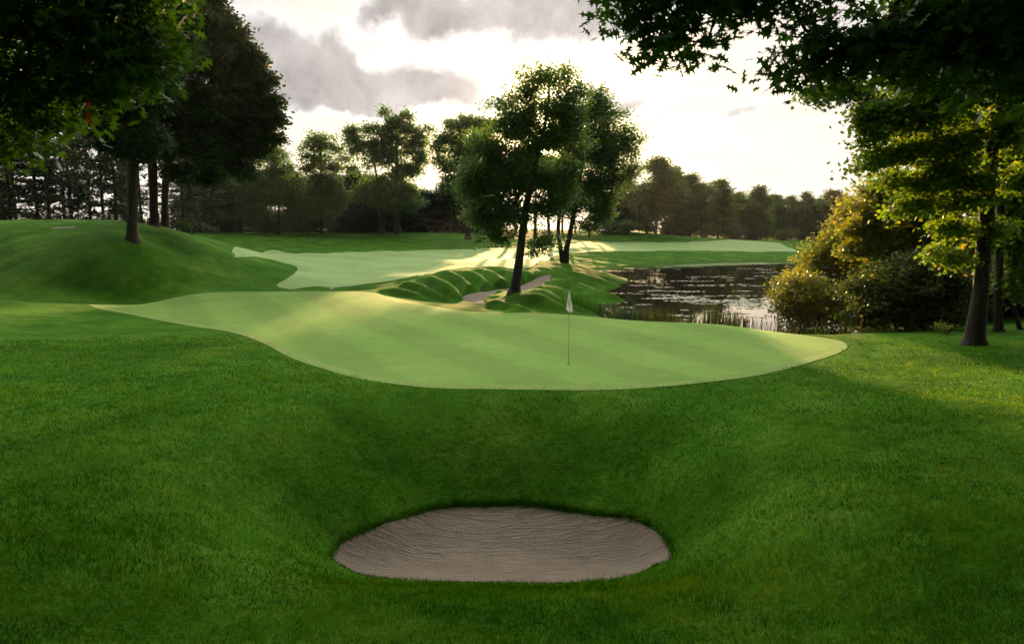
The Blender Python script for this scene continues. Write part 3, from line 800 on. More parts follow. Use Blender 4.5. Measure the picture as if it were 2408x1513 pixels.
traced_tree('broadleaf_tree', 'tallest tree of the far row with lumpy crown beside the sun gap', 'tree', 131.,
    [(932, 545, .55), (933, 510, .40), (934, 450, .32), (934, 380, .22), (932, 310, .12), (928, 265, .05)],
    [(905, 265, 10, 16), (918, 285, 24, 22), (945, 275, 22, 18), (965, 300, 24, 22), (930, 320, 36, 30), (985, 325, 26, 20), (1005, 305, 12, 9), (960, 350, 36, 28), (915, 370, 30, 34), (980, 370, 26, 22), (940, 410, 34, 30), (965, 400, 30, 22), (930, 445, 30, 20), (955, 445, 26, 14), (925, 480, 44, 24), (970, 470, 36, 24), (900, 440, 30, 24)],
    'leaf_mid', 'bark', 460, 44, .58, .5, 'diamond', .03, boost=1.6, alt=.08)
traced_tree('oak_tree', 'wide spreading oak behind the lone oak, its branches lit by the sun gap', 'tree', 122.,
    [(1100, 545, .5), (1100, 490, .42), (1098, 430, .34), (1094, 370, .22), (1090, 320, .1), (1090, 285, .04)],
    [(1090, 290, 34, 18), (1065, 300, 24, 18), (1120, 300, 40, 22), (1040, 325, 22, 14), (1030, 350, 20, 12), (1065, 345, 34, 24), (1110, 340, 44, 34), (1030, 375, 22, 10), (1060, 390, 30, 20), (1095, 385, 34, 26), (1055, 420, 26, 12), (1065, 435, 34, 18), (1140, 335, 30, 36), (1040, 440, 20, 8)],
    'leaf_oak', 'bark_dark', 440, 44, .6, .48, 'diamond', .03, alt=.05)
traced_tree('broadleaf_tree', 'feathery tree thinning to the sky beside the mound oaks', 'tree', 130.,
    [(566, 543, .3), (566, 480, .26), (572, 420, .2), (590, 370, .12), (600, 340, .05)],
    [(620, 360, 40, 20), (655, 355, 28, 12), (640, 380, 40, 16), (585, 380, 40, 28), (560, 420, 44, 30), (610, 420, 44, 24), (655, 410, 34, 18), (540, 460, 40, 24), (595, 470, 44, 24), (520, 500, 40, 20), (678, 395, 16, 12)],
    'leaf_mid', 'bark_dark', 360, 40, .6, .44, 'diamond', .025, alt=.03)
traced_tree('willow_tree', 'soft green tree leafy to the ground between the mound and the tiered tree', 'tree', 128.,
    [(655, 545, .3), (655, 510, .26), (656, 470, .18), (658, 430, .06)],
    [(650, 400, 30, 18), (672, 425, 40, 22), (630, 430, 40, 24), (600, 450, 40, 24), (690, 455, 34, 24), (650, 470, 60, 30), (590, 490, 44, 28), (700, 490, 34, 24), (650, 510, 70, 22), (560, 510, 40, 24), (610, 520, 40, 14), (705, 520, 30, 14), (660, 536, 60, 10), (620, 538, 40, 8), (700, 538, 40, 8), (650, 528, 50, 12)],
    'leaf_mid', 'bark_dark', 560, 50, .55, .36, 'diamond', .02, alt=.03)

# ------------------------------------------------------------------ generic kinds, copied
def copy_tree(src, loc, sc, rz, label, group=None):
    r = src.copy(); COL.objects.link(r); r.location = loc; r.scale = sc; r.rotation_euler = (0, 0, rz)
    r['label'] = label
    if group: r['group'] = group
    for ch in src.children:
        c = ch.copy(); COL.objects.link(c); c.parent = r
    return r

def gen_broad(name, leafmat, barkmat, Ht=16., n=300, per=44, size=.55, low=.12, wide=.36, cr=.7):
    """a broadleaf tree at the origin, height Ht"""
    root = thing(name, (0, 0, 0), 'x', 'tree')
    C = []
    m = 13
    for k in range(m):
        t = low + (1 - low) * (k + .5) / m
        w = Ht * wide * (math.sin(math.pi * min(.97, (t - low) / (1 - low) * .86 + .14)) ** .7)
        for q in range(2):
            g = rng.uniform(0, 6.28); rr = w * rng.uniform(.15, .62)
            c = np.array([rr * math.cos(g), rr * math.sin(g), t * Ht * .97])
            s = np.array([w * .5, w * .5, Ht * .07]) * rng.uniform(.7, 1.25)
            nn = max(3, int(n / (2 * m))); C.append(c + rand_unit(nn) * (rng.uniform(0, 1, nn) ** .42)[:, None] * s)
    C = np.concatenate(C); C = C[C[:, 2] > .5]
    tr = flare([np.array([0, 0, 0.]), np.array([.1, .05, Ht * .3]), np.array([-.1, .1, Ht * .65]), np.array([0, 0, Ht * .95])], [Ht * .018, Ht * .015, Ht * .009, .03])
    wood_mesh([tr], C, .025, M[barkmat], root, (0, 0, 0), seg=2.0, m_tr=7)
    P, t = leaf_points(C, per, cr)
    leaves_mesh('crown', P, size, 'diamond', M[leafmat], root, t, .4)
    return root
def gen_pine(name, leafmat='needle', Ht=18., low=.15, wide=.2, tiers=17, per=46, size=.5, dense=1.0, cone=.6, thick=.011):
    root = thing(name, (0, 0, 0), 'x', 'tree')
    C = []
    for k in range(tiers):
        for q in range(int(5 * dense)):
            t = low + (1 - low) * (k + rng.uniform(-.3, 1.2)) / tiers; t = min(max(t, low), .98)
            w = Ht * wide * (1 - cone * (t - low) / (1 - low)) * (1 if t < .93 else .5)
            g = rng.uniform(0, 6.28)
            L = w * rng.uniform(.6, 1.1)
            for f in (.4, .7, 1.0):
                C.append((L * f * math.cos(g + rng.normal(0, .1)), L * f * math.sin(g + rng.normal(0, .1)), t * Ht + (.12 - .2 * f) * L * f + rng.normal(0, .2)))
    C = np.array(C)
    tr = flare([np.array([0, 0, 0.]), np.array([.08, 0, Ht * .4]), np.array([0, .08, Ht * .7]), np.array([0, 0, Ht])], [Ht * thick, Ht * thick * .85, Ht * thick * .5, .02], 1.2)
    wood_mesh([tr], C, .015, M['bark_dark'], root, (0, 0, 0), seg=2.0, m_tr=7, up_pen=0)
    P, t = leaf_points(C, per // 2, .42, .3)
    leaves_mesh('crown', P, size, 'diamond', M[leafmat], root, t, 1.2)
    return root
def gen_shrub(name, leafmat, Ht=3., wide=.6, n=60, per=44, size=.22, cr=.3):
    root = thing(name, (0, 0, 0), 'x', 'shrub')
    C = rand_unit(n) * (rng.uniform(0, 1, n) ** .45)[:, None] * np.array([Ht * wide, Ht * wide, Ht * .5]) + (0, 0, Ht * .48)
    C = C[C[:, 2] > .12]
    mb = MB()
    for c in C[::2]:
        mb.tube([(c[0] * .1, c[1] * .1, -.1), (c[0] * .5, c[1] * .5, c[2] * .6), c], [.03, .02, .008], 5)
    mb.build('stems', M['bark_dark'], root, True)
    P, t = leaf_points(C, per, cr)
    leaves_mesh('crown', P, size, 'diamond', M[leafmat], root, t, .4)
    return root

SRC = {}
for i in range(3): SRC['broad%d' % i] = gen_broad('broadleaf_tree', 'leaf_far', 'bark', low=.04 + .04 * i, wide=.36 + .04 * i)
for i in range(2): SRC['woods%d' % i] = gen_broad('broadleaf_tree', 'leaf_dark', 'bark_dark', low=.03, wide=.36, n=300)
for i in range(2): SRC['high%d' % i] = gen_broad('broadleaf_tree', 'leaf_far', 'bark', low=.7, wide=.3, n=200)
SRC['paletrunk'] = gen_broad('broadleaf_tree', 'leaf_far', 'bark_pale', low=.28, wide=.33)
for i in range(3): SRC['pine%d' % i] = gen_pine('pine_tree', low=.06 + .06 * i, per=64, size=.42, wide=.22, dense=.85)
SRC['spruce0'] = gen_pine('spruce_tree', Ht=9., low=.03, wide=.34, tiers=14, per=80, size=.4, dense=1.6, cone=.85, thick=.014)
SRC['spruce1'] = gen_pine('spruce_tree', Ht=9., low=.03, wide=.4, tiers=12, per=80, size=.4, dense=1.7, cone=.7, thick=.014)
SRC['shrub0'] = gen_shrub('shrub', 'leaf_dark')
SRC['shrub1'] = gen_shrub('shrub', 'leaf_mid')
SRC_H = {k: (16. if k[0] in 'bwh' or k == 'paletrunk' else 18. if k.startswith('pine') else 9. if k.startswith('spruce') else 3.) for k in SRC}
used = set()
def place(key, px, d, top, wf, label, group=None):
    """stand one of the generic kinds at bearing px, d metres off, its top at height mark top"""
    rx, _ = ray(px, 545); x = float(rx) * d; z = h1(x, d)
    Ht = at_d(px, top, d)[2] - z
    wf = wf * (1.3 if d > 140 and not key.startswith(('spruce', 'shrub', 'pine')) else 1)
    s = Ht / SRC_H[key]; sc = (s * wf, s * wf, s); loc = (x, d, z - .05); rz = rng.uniform(0, 6.28)
    src = SRC[key]
    if key not in used:
        used.add(key); src.location = loc; src.scale = sc; src.rotation_euler = (0, 0, rz); src['label'] = label
        if group: src['group'] = group
        return src
    return copy_tree(src, loc, sc, rz, label, group)

ORD = ['first', 'second', 'third', 'fourth', 'fifth', 'sixth', 'seventh', 'eighth', 'ninth', 'tenth', 'eleventh', 'twelfth', 'thirteenth', 'fourteenth', 'fifteenth', 'sixteenth', 'seventeenth', 'eighteenth', 'nineteenth', 'twentieth']
# far row across the pond, counted outward from the twin trunked oak
far_row = [('broad0', 1440, 166, 452, 1.0), ('broad1', 1478, 170, 425, 1.0), ('paletrunk', 1541, 157, 374, .9), ('broad0', 1585, 172, 398, .9), ('broad2', 1622, 178, 412, 1.0), ('pine1', 1648, 170, 452, 1.0), ('broad1', 1688, 186, 424, 1.0),
           ('broad2', 1735, 200, 455, 1.0), ('broad0', 1780, 205, 440, 1.05), ('broad1', 1822, 216, 458, 1.0), ('broad2', 1858, 222, 462, .9), ('broad0', 1890, 226, 455, .95), ('broad1', 1925, 232, 468, 1.0),
           ('broad2', 1960, 230, 448, 1.2), ('broad0', 2000, 236, 466, 1.1), ('broad1', 2045, 236, 470, 1.1)]
for i, (k, px, d, top, wf) in enumerate(far_row):
    kind = {'paletrunk': 'tall hazy tree with one clear pale trunk, highest of the row across the pond', 'pine1': 'narrow pointed pine squeezed among the broadleaf row across the pond'}
    place(k, px, d, top, wf, kind.get(k, ORD[i] + ' tree out from the twin trunked oak in the hazy row across the pond'), 'hazy tree row across the pond')
for i, (k, px, d, top, wf) in enumerate([('broad1', 1460, 192, 440, 1.2), ('broad2', 1415, 190, 470, 1.1), ('broad1', 1520, 196, 440, 1.1), ('broad0', 1610, 205, 440, 1.1), ('broad2', 1705, 222, 455, 1.2), ('broad1', 1800, 240, 462, 1.2), ('broad0', 1905, 252, 472, 1.2)]):
    place(k, px, d, top, wf, ORD[i] + ' tree from the twin trunked oak in the second rank behind the pond row', 'second rank of trees across the pond')
# low edge growth at the foot of the far row
for i, (k, px, d, top, wf) in enumerate([('shrub0', 1425, 158, 520, 1.6), ('shrub1', 1475, 159, 515, 1.6), ('shrub0', 1600, 166, 525, 1.7), ('shrub1', 1655, 176, 520, 1.6), ('shrub0', 1720, 186, 528, 1.8), ('shrub0', 1775, 196, 530, 1.8), ('shrub1', 1840, 212, 532, 1.9), ('shrub0', 1900, 222, 530, 1.9), ('shrub0', 1960, 222, 530, 2.0), ('shrub0', 1570, 162, 528, 1.5)]):
    place(k, px, d, top, wf, ORD[i] + ' thicket shrub planted low at the foot of the row across the pond', 'shrubs under the far tree row')
# dark spruces and understorey behind the far rough
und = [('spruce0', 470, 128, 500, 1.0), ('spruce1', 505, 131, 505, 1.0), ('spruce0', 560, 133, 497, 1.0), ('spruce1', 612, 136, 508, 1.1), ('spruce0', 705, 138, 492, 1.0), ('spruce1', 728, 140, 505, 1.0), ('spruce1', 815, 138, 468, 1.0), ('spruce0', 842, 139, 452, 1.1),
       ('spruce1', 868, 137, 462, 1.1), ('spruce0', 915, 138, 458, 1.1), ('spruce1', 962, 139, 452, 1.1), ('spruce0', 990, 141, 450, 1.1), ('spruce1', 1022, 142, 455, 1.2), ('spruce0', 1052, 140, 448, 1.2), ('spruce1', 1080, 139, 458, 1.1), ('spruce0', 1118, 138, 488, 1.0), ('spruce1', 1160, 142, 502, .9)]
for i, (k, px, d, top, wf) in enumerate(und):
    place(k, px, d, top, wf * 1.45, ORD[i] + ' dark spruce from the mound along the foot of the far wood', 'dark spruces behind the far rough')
back = [('woods0', 480, 146, 370, 1.2), ('woods1', 545, 148, 390, 1.2), ('woods1', 620, 150, 412, 1.2), ('woods0', 690, 152, 405, 1.2), ('woods1', 722, 150, 425, 1.2), ('woods1', 790, 150, 412, 1.2), ('woods0', 835, 152, 405, 1.2), ('woods1', 872, 154, 415, 1.2), ('woods0', 912, 153, 425, 1.2), ('woods1', 962, 156, 432, 1.2), ('woods0', 1000, 157, 447, 1.2), ('woods0', 1045, 158, 440, 1.2), ('woods1', 1085, 152, 425, 1.2), ('woods0', 1120, 150, 420, 1.1)]
for i, (k, px, d, top, wf) in enumerate(back):
    place(k, px, d, top, wf, ORD[i] + ' plain dark tree from the mound in the rank behind the spruces', 'dark trees behind the spruces')
# unseen grove added behind the lone oak: high crowns block sun, low gaps pass it
for i, (px, d, top) in enumerate([(1120, 150, 380), (1212, 148, 372), (1236, 160, 362), (1258, 150, 370), (1290, 158, 372), (1322, 150, 425), (1352, 160, 445), (1385, 152, 440), (1408, 166, 446)]):
    place('high%d' % (i % 2), px, d, top, 1.0, ORD[i] + ' high crowned sun screen tree from the spreading oak in the added grove behind the lone oak', 'open grove behind the lone oak')
for i, (k, px, d, top, wf) in enumerate([('shrub0', 490, 137, 515, 1.8), ('shrub1', 545, 138, 518, 2.0), ('shrub0', 590, 139, 520, 1.8), ('shrub0', 640, 140, 512, 2.0), ('shrub1', 685, 141, 520, 1.8), ('shrub0', 745, 142, 515, 2.0), ('shrub0', 785, 141, 518, 2.0), ('shrub1', 830, 142, 520, 2.0), ('shrub0', 890, 142, 515, 2.0), ('shrub1', 945, 143, 518, 2.0), ('shrub0', 1105, 142, 515, 2.2), ('shrub1', 1150, 143, 520, 2.0)]):
    place(k, px, d, top, wf, ORD[i] + ' thicket shrub from the mound between the spruces of the far wood', 'thicket shrubs of the far wood')
# pines of the wood behind the mound
pines = [(-70, 88, 60), (-25, 96, 110), (28, 90, 150), (40, 108, 140), (92, 92, 160), (119, 84, 120), (154, 95, 150), (171, 104, 170), (215, 112, 190), (245, 98, 200), (276, 90, 210), (335, 106, 220), (432, 100, 250), (452, 116, 330), (500, 118, 330)]
for i, (px, d, top) in enumerate(pines):
    place('pine%d' % (i % 3), px, d, top, 1.0, ORD[i] + ' slim dark pine counted towards the fairway in the wood behind the mound', 'slim pines behind the mound')
for i, (k, px, d, top, wf) in enumerate([('woods0', -20, 112, 300, .8), ('woods1', 300, 122, 380, .7), ('woods1', 470, 122, 330, .8), ('woods0', 530, 128, 400, .8)]):
    place(k, px, d, top, wf, ORD[i] + ' leafy tree counted towards the fairway deep in the wood behind the mound', 'leafy trees among the pines')
for i, (k, px, d, top, wf) in enumerate([('shrub0', 10, 88, 490, 1.2), ('shrub1', 70, 92, 495, 1.3), ('shrub0', 135, 90, 488, 1.3), ('shrub0', 200, 94, 498, 1.2), ('shrub1', 255, 92, 500, 1.2), ('shrub0', 340, 96, 500, 1.2), ('shrub1', 415, 100, 502, 1.2), ('shrub0', 450, 112, 500, 1.2)]):
    place(k, px, d, top, wf, ORD[i] + ' low shrub counted towards the fairway along the wood floor behind the mound', 'undergrowth shrubs behind the mound')

# ------------------------------------------------------------------ right bank
traced_tree('maple_tree', 'big maple with thick dark trunk at the edge of the mown grass', 'tree', 21.3,
    [(2290, 808, .27), (2302, 700, .23), (2312, 600, .21), (2320, 480, .2), (2333, 340, .17), (2348, 200, .14), (2362, 20, .1), (2368, -160, .04)],
    [(1955, 222, 55, 16), (2025, 215, 55, 26), (2065, 270, 60, 22), (2100, 240, 75, 36), (2160, 290, 80, 32), (2240, 220, 90, 50), (2060, 378, 62, 16), (2030, 395, 34, 9), (2120, 365, 80, 24), (2185, 345, 70, 28),
     (2260, 330, 60, 40), (2110, 430, 80, 18), (2200, 430, 70, 26), (2385, 290, 50, 70), (2350, 150, 90, 70), (2210, 130, 110, 50), (2390, 430, 44, 44), (2290, 420, 60, 30), (2060, 330, 50, 14), (2350, 20, 140, 70), (2200, 20, 120, 50), (2420, 120, 60, 100), (2250, 480, 60, 26), (2200, 540, 60, 24), (2240, 600, 50, 26), (2130, 490, 70, 20), (2160, 180, 90, 40), (2060, 300, 60, 24), (2330, 540, 40, 30), (2240, 400, 80, 34)],
    'leaf_maple', 'bark_dark', 1250, 46, .22, .145, 'maple', .007, flat=.6, up=.3, seg=.6, alt=.08, up_pen=.1)
traced_tree('maple_tree', 'thinner maple trunk standing just behind the big maple', 'tree', 24.5,
    [(2346, 800, .15), (2345, 700, .13), (2350, 600, .12), (2352, 450, .11), (2358, 300, .09), (2365, 100, .05)],
    [(2400, 500, 50, 40), (2370, 560, 40, 30), (2410, 620, 40, 50), (2330, 360, 50, 50), (2400, 380, 50, 50), (2380, 220, 60, 60), (2390, 680, 40, 30), (2360, 460, 40, 30)],
    'leaf_maple', 'bark_dark', 330, 46, .26, .16, 'maple', .007, flat=.5, up=.35, seg=.7, alt=.05, up_pen=.1)
traced_tree('sapling', 'leaning thin trunk nearest the frame edge in the maple shade', 'tree', 25.,
    [(2396, 800, .08), (2388, 740, .07), (2378, 690, .065), (2372, 620, .05), (2380, 540, .03)],
    [(2390, 560, 40, 30), (2400, 610, 30, 24), (2370, 520, 30, 24)], 'leaf_maple', 'bark_dark', 60, 40, .24, .12, 'maple', .006, flat=.5, up=.35, seg=.7)
traced_tree('maple_tree', 'golden backlit young maple between the big maple and the pond', 'tree', 31.,
    [(2170, 780, .12), (2165, 690, .1), (2158, 600, .08), (2150, 520, .05), (2150, 470, .02)],
    [(2060, 495, 56, 22), (2130, 495, 80, 32), (2210, 520, 70, 36), (2085, 465, 44, 14), (2250, 560, 56, 36), (2160, 560, 84, 28), (2040, 540, 54, 30), (2110, 600, 80, 30), (2200, 610, 70, 34), (2150, 450, 60, 20), (2250, 640, 50, 34), (2060, 450, 40, 14), (2230, 470, 60, 30), (2030, 590, 50, 30), (2150, 660, 70, 26)],
    'leaf_gold', 'bark_dark', 760, 50, .28, .17, 'maple', .008, flat=.5, up=.35, seg=.8, alt=.12)
traced_tree('bush', 'tall orange gold bush rising at the pond edge, peaked like a cone', 'bush', 38.,
    [(1990, 785, .1), (1988, 700, .08), (1985, 620, .06), (1995, 540, .04), (2005, 490, .02)],
    [(2005, 490, 34, 24), (1990, 530, 44, 34), (2040, 510, 40, 30), (1965, 580, 50, 36), (2020, 590, 60, 40), (1935, 635, 52, 34), (1990, 650, 70, 42), (2050, 660, 60, 50), (2090, 560, 60, 44), (1920, 605, 40, 24), (1890, 650, 40, 20), (2100, 630, 60, 40), (2060, 590, 60, 40), (2010, 540, 44, 30), (2080, 520, 60, 34)],
    'leaf_gold', 'bark_dark', 760, 50, .32, .18, 'oval', .01, alt=.16, lump=2, pw=.5)
traced_tree('bush', 'golden bush hanging low over the shining water', 'bush', 35.,
    [(1935, 795, .07), (1925, 760, .06), (1915, 720, .05), (1900, 680, .03)],
    [(1880, 665, 50, 24), (1835, 700, 30, 10), (1900, 712, 70, 34), (2030, 700, 60, 40), (1960, 700, 60, 34), (1870, 735, 44, 24), (1940, 745, 70, 30), (1850, 690, 24, 10), (1990, 740, 50, 34), (1880, 765, 40, 18), (1960, 775, 50, 16)],
    'leaf_gold', 'bark_dark', 520, 44, .28, .15, 'oval', .008, alt=.16, pw=.55, lump=2)
traced_tree('bush', 'olive green bush mass filling the shade beside the maple trunk', 'bush', 27.,
    [(2130, 800, .08), (2128, 760, .07), (2120, 700, .05), (2110, 640, .03)],
    [(2120, 640, 90, 30), (2050, 670, 60, 30), (2160, 610, 60, 24), (2190, 640, 60, 40), (2070, 700, 90, 40), (2180, 680, 100, 50), (2150, 745, 110, 30), (2050, 745, 64, 30), (2230, 735, 60, 40), (2240, 660, 50, 50)],
    'leaf_olive', 'bark_dark', 420, 46, .27, .15, 'oval', .007, flat=.5, alt=.06, lump=2, pw=.5)
traced_tree('bush', 'dim undergrowth bush behind the paired maple trunks', 'bush', 32.,
    [(2350, 790, .08), (2350, 740, .06), (2345, 690, .03)],
    [(2150, 700, 80, 50), (2080, 720, 60, 40), (2200, 640, 70, 60), (2180, 750, 80, 30), (2280, 700, 60, 70), (2350, 680, 60, 80), (2410, 700, 60, 80), (2330, 760, 90, 30), (2260, 600, 60, 50), (2400, 600, 60, 60)],
    'leaf_dark', 'bark_dark', 720, 50, .34, .22, 'oval', .008)
traced_tree('shrub', 'small bright yellow green shrub low by the maple foot', 'shrub', 23.6,
    [(2225, 803, .03), (2223, 790, .025), (2220, 775, .015)],
    [(2190, 785, 34, 12), (2230, 780, 40, 14), (2262, 788, 22, 10), (2210, 770, 24, 8)], 'leaf_gold', 'bark_dark', 60, 44, .12, .08, 'oval', .004, flat=.6)
traced_tree('broadleaf_tree', 'tall tree glimpsed through the maple leaves far behind its trunk', 'tree', 48.,
    [(2330, 770, .3), (2332, 600, .26), (2335, 400, .2), (2340, 200, .1), (2342, 80, .04)],
    [(2340, 120, 110, 90), (2250, 250, 90, 80), (2400, 250, 90, 90), (2300, 380, 110, 70), (2400, 420, 90, 80), (2230, 430, 60, 50), (2330, 520, 120, 70), (2420, 580, 90, 80), (2250, 600, 50, 50), (2150, 330, 80, 60), (2120, 430, 70, 50), (2160, 520, 70, 50), (2180, 230, 70, 50), (2240, 680, 60, 50)],
    'leaf_maple', 'bark_dark', 900, 46, .5, .33, 'oval', .015, alt=.1)
traced_tree('broadleaf_tree', 'tree beyond the frame edge side of the right wood, crown half hidden', 'tree', 60.,
    [(2460, 760, .3), (2460, 600, .26), (2462, 400, .2), (2465, 200, .06)],
    [(2460, 200, 90, 90), (2420, 330, 90, 90), (2480, 450, 100, 90), (2410, 560, 70, 70), (2460, 650, 100, 60)],
    'leaf_mid', 'bark_dark', 420, 46, .6, .4, 'oval', .015, alt=.1)
place('spruce0', 1925, 88, 538, 1.0, 'small pale spruce peeping over the golden bush beside the pond', 'lone spruce')

# ------------------------------------------------------------------ oaks over the camera: trunks stand outside the view, boughs reach in; unseen foliage is added for shade
def near_oak(label, foot, limbs, blobs, d, n, per, cr, size, shade_blobs):
    foot = np.array(foot, float); foot[2] = h1(foot[0], foot[1])
    root = thing('oak_tree', foot, label, 'tree', 'oaks reaching over the camera')
    C = clumps_from(blobs, d, n, lump=False)
    W = np.concatenate([np.array(c) + rand_unit(m) * (rng.uniform(0, 1, m) ** .45)[:, None] * np.array(q) for c, q, m in shade_blobs])
    tops = np.array(limbs[0][0][-1], float)
    tr = [flare([foot, foot + (tops - foot) * .5 + np.array([.1, 0, 0]), tops], [.38, .3, .2])]
    for pts, rad in limbs[1:]: tr.append((pts, rad))
    wood_mesh(tr, np.concatenate([C, W[::6]]), .0045, M['bark_dark'], root, foot, seg=.5, rmax=.14, up_pen=0)
    P, t = leaf_points(C, per, cr, .6)
    leaves_mesh('crown', P, size, 'oak', M['leaf_near'], root, t, .35, foot, .5)
    P2, t2 = leaf_points(W, 36, .38, .6)
    leaves_mesh('crown', P2, .34, 'oval', M['leaf_near'], root, t2, .35, foot, .5)  # out-of-view leaf masses added to shade the foreground
    return root, P
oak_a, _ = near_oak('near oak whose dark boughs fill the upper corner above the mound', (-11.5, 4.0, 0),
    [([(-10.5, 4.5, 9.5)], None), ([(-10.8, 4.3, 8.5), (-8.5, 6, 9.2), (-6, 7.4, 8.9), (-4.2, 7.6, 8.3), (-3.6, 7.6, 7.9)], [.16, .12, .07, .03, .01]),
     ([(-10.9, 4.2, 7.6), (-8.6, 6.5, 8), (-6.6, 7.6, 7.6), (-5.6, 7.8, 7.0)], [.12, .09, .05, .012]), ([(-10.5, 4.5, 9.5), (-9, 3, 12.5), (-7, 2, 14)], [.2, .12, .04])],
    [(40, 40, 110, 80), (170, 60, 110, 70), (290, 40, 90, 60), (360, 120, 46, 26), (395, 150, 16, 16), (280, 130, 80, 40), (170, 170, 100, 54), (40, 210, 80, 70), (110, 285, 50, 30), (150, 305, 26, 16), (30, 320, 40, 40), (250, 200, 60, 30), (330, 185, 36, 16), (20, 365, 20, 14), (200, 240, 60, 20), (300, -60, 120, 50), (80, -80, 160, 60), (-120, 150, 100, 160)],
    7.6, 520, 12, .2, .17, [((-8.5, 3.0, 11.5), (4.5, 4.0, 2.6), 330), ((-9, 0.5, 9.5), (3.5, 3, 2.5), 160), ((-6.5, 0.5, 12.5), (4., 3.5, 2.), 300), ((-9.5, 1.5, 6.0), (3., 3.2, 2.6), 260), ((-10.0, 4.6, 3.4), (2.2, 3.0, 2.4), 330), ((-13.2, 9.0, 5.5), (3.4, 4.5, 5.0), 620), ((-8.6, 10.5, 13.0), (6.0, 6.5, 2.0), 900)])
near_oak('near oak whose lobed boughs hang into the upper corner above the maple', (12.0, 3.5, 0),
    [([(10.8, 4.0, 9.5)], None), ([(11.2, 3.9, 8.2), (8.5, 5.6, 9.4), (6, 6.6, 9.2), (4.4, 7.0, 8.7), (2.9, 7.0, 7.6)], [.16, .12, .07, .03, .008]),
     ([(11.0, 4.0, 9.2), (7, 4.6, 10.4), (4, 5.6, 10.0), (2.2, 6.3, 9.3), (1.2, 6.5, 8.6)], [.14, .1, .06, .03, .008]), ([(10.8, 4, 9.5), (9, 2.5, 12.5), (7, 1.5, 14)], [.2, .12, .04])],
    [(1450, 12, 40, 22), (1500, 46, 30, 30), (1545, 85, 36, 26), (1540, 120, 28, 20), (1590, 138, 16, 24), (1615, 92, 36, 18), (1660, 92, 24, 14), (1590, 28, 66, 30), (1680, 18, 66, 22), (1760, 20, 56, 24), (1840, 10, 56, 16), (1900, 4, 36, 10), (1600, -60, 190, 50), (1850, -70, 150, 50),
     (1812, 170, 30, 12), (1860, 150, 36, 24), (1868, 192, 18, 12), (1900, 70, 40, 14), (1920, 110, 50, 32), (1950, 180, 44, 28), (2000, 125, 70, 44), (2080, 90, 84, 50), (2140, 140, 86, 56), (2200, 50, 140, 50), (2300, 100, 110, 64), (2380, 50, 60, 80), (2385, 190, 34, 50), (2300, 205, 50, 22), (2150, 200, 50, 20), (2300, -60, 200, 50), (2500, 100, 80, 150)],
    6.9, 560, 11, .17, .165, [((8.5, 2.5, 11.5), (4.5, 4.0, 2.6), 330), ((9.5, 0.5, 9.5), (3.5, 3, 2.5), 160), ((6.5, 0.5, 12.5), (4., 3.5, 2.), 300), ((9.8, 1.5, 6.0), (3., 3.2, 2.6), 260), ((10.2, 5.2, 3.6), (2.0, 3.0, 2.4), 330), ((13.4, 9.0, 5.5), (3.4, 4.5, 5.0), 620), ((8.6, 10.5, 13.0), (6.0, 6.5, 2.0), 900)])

# one withered red spray hanging under the bough
p = at_d(207, 252, 7.0); P = np.array([p + (0, 0, .05), p + (.015, 0, -.03), p + (-.01, .01, -.10)])
rl = leaves_mesh('withered_leaf', P, .13, 'oak', leaf_mat('leaf_withered', (.16, .02, .012), (.24, .03, .015), (1, .6, .5), .3), oak_a, np.array([.2, .6, .4]), .1, oak_a.location, 3.0)
rl['label'] = 'withered red leaves hanging under the bough'

# ------------------------------------------------------------------ reeds on the near shore
def reed(px, py, d, n, spread, ht, mat, label, seeds=0, depth=.5, dark=False):
    c = at_d(px, py, d); c[2] = h1(c[0], c[1])
    root = thing('reed_clump', c, label, 'reeds', 'reed clumps along the near shore')
    V = []; R = []
    x = rng.normal(0, spread * .5, n); y = rng.normal(0, depth * .5, n)
    g = h(x + c[0], y + c[1]) - c[2]
    hg = ht * rng.uniform(.55, 1.1, n); th = rng.uniform(0, 6.28, n); ln = hg * rng.uniform(.03, .3, n); w = rng.uniform(.008, .018, n) * (1 if not dark else .8)
    ph = rng.normal(0, .6, n)
    for i in range(n):
        bx, by = math.cos(ph[i]) * w[i], math.sin(ph[i]) * w[i]; b = np.array([x[i], y[i], max(g[i], -c[2] - .1) - .05])
        q = [b, b + (ln[i] * .12 * math.cos(th[i]), ln[i] * .12 * math.sin(th[i]), hg[i] * .4), b + (ln[i] * .45 * math.cos(th[i]), ln[i] * .45 * math.sin(th[i]), hg[i] * .75), b + (ln[i] * math.cos(th[i]), ln[i] * math.sin(th[i]), hg[i])]
        o = np.array([bx, by, 0])
        V += [q[0] - o, q[0] + o, q[1] + o, q[1] - o, q[2] + o * .7, q[2] - o * .7, q[3]]
        R += [rng.uniform(0, .8) if rng.random() > .15 else 1.] * 7
    i = np.arange(n)[:, None] * 7
    F = np.concatenate([i + np.array([[0, 1, 2, 3]]), i + np.array([[3, 2, 4, 5]]), i + np.array([[5, 4, 6]])], 1).ravel()
    mesh_np('leaves', np.array(V), F, np.tile([4, 4, 3], n), M[mat], root, False, np.array(R))
    if seeds:
        for k in range(seeds):
            mb = MB()
            a, b_ = rng.normal(0, spread * .5), rng.normal(0, depth * .5); z0 = float(h([a + c[0]], [b_ + c[1]])[0]) - c[2]; z0 = max(z0, -c[2] - .1)
            H = ht * rng.uniform(.7, 1.15); lx, ly = rng.normal(0, .08, 2) * H
            mb.tube([(a, b_, z0), (a + lx * .6, b_ + ly * .6, z0 + H * .72), (a + lx * .8, b_ + ly * .8, z0 + H * .74), (a + lx * .95, b_ + ly * .95, z0 + H * .9), (a + lx, b_ + ly, z0 + H)], [.008, .006, .022, .02, .004], 5)
            mb.build('seed_head', M['seed'], root, True)
    return root
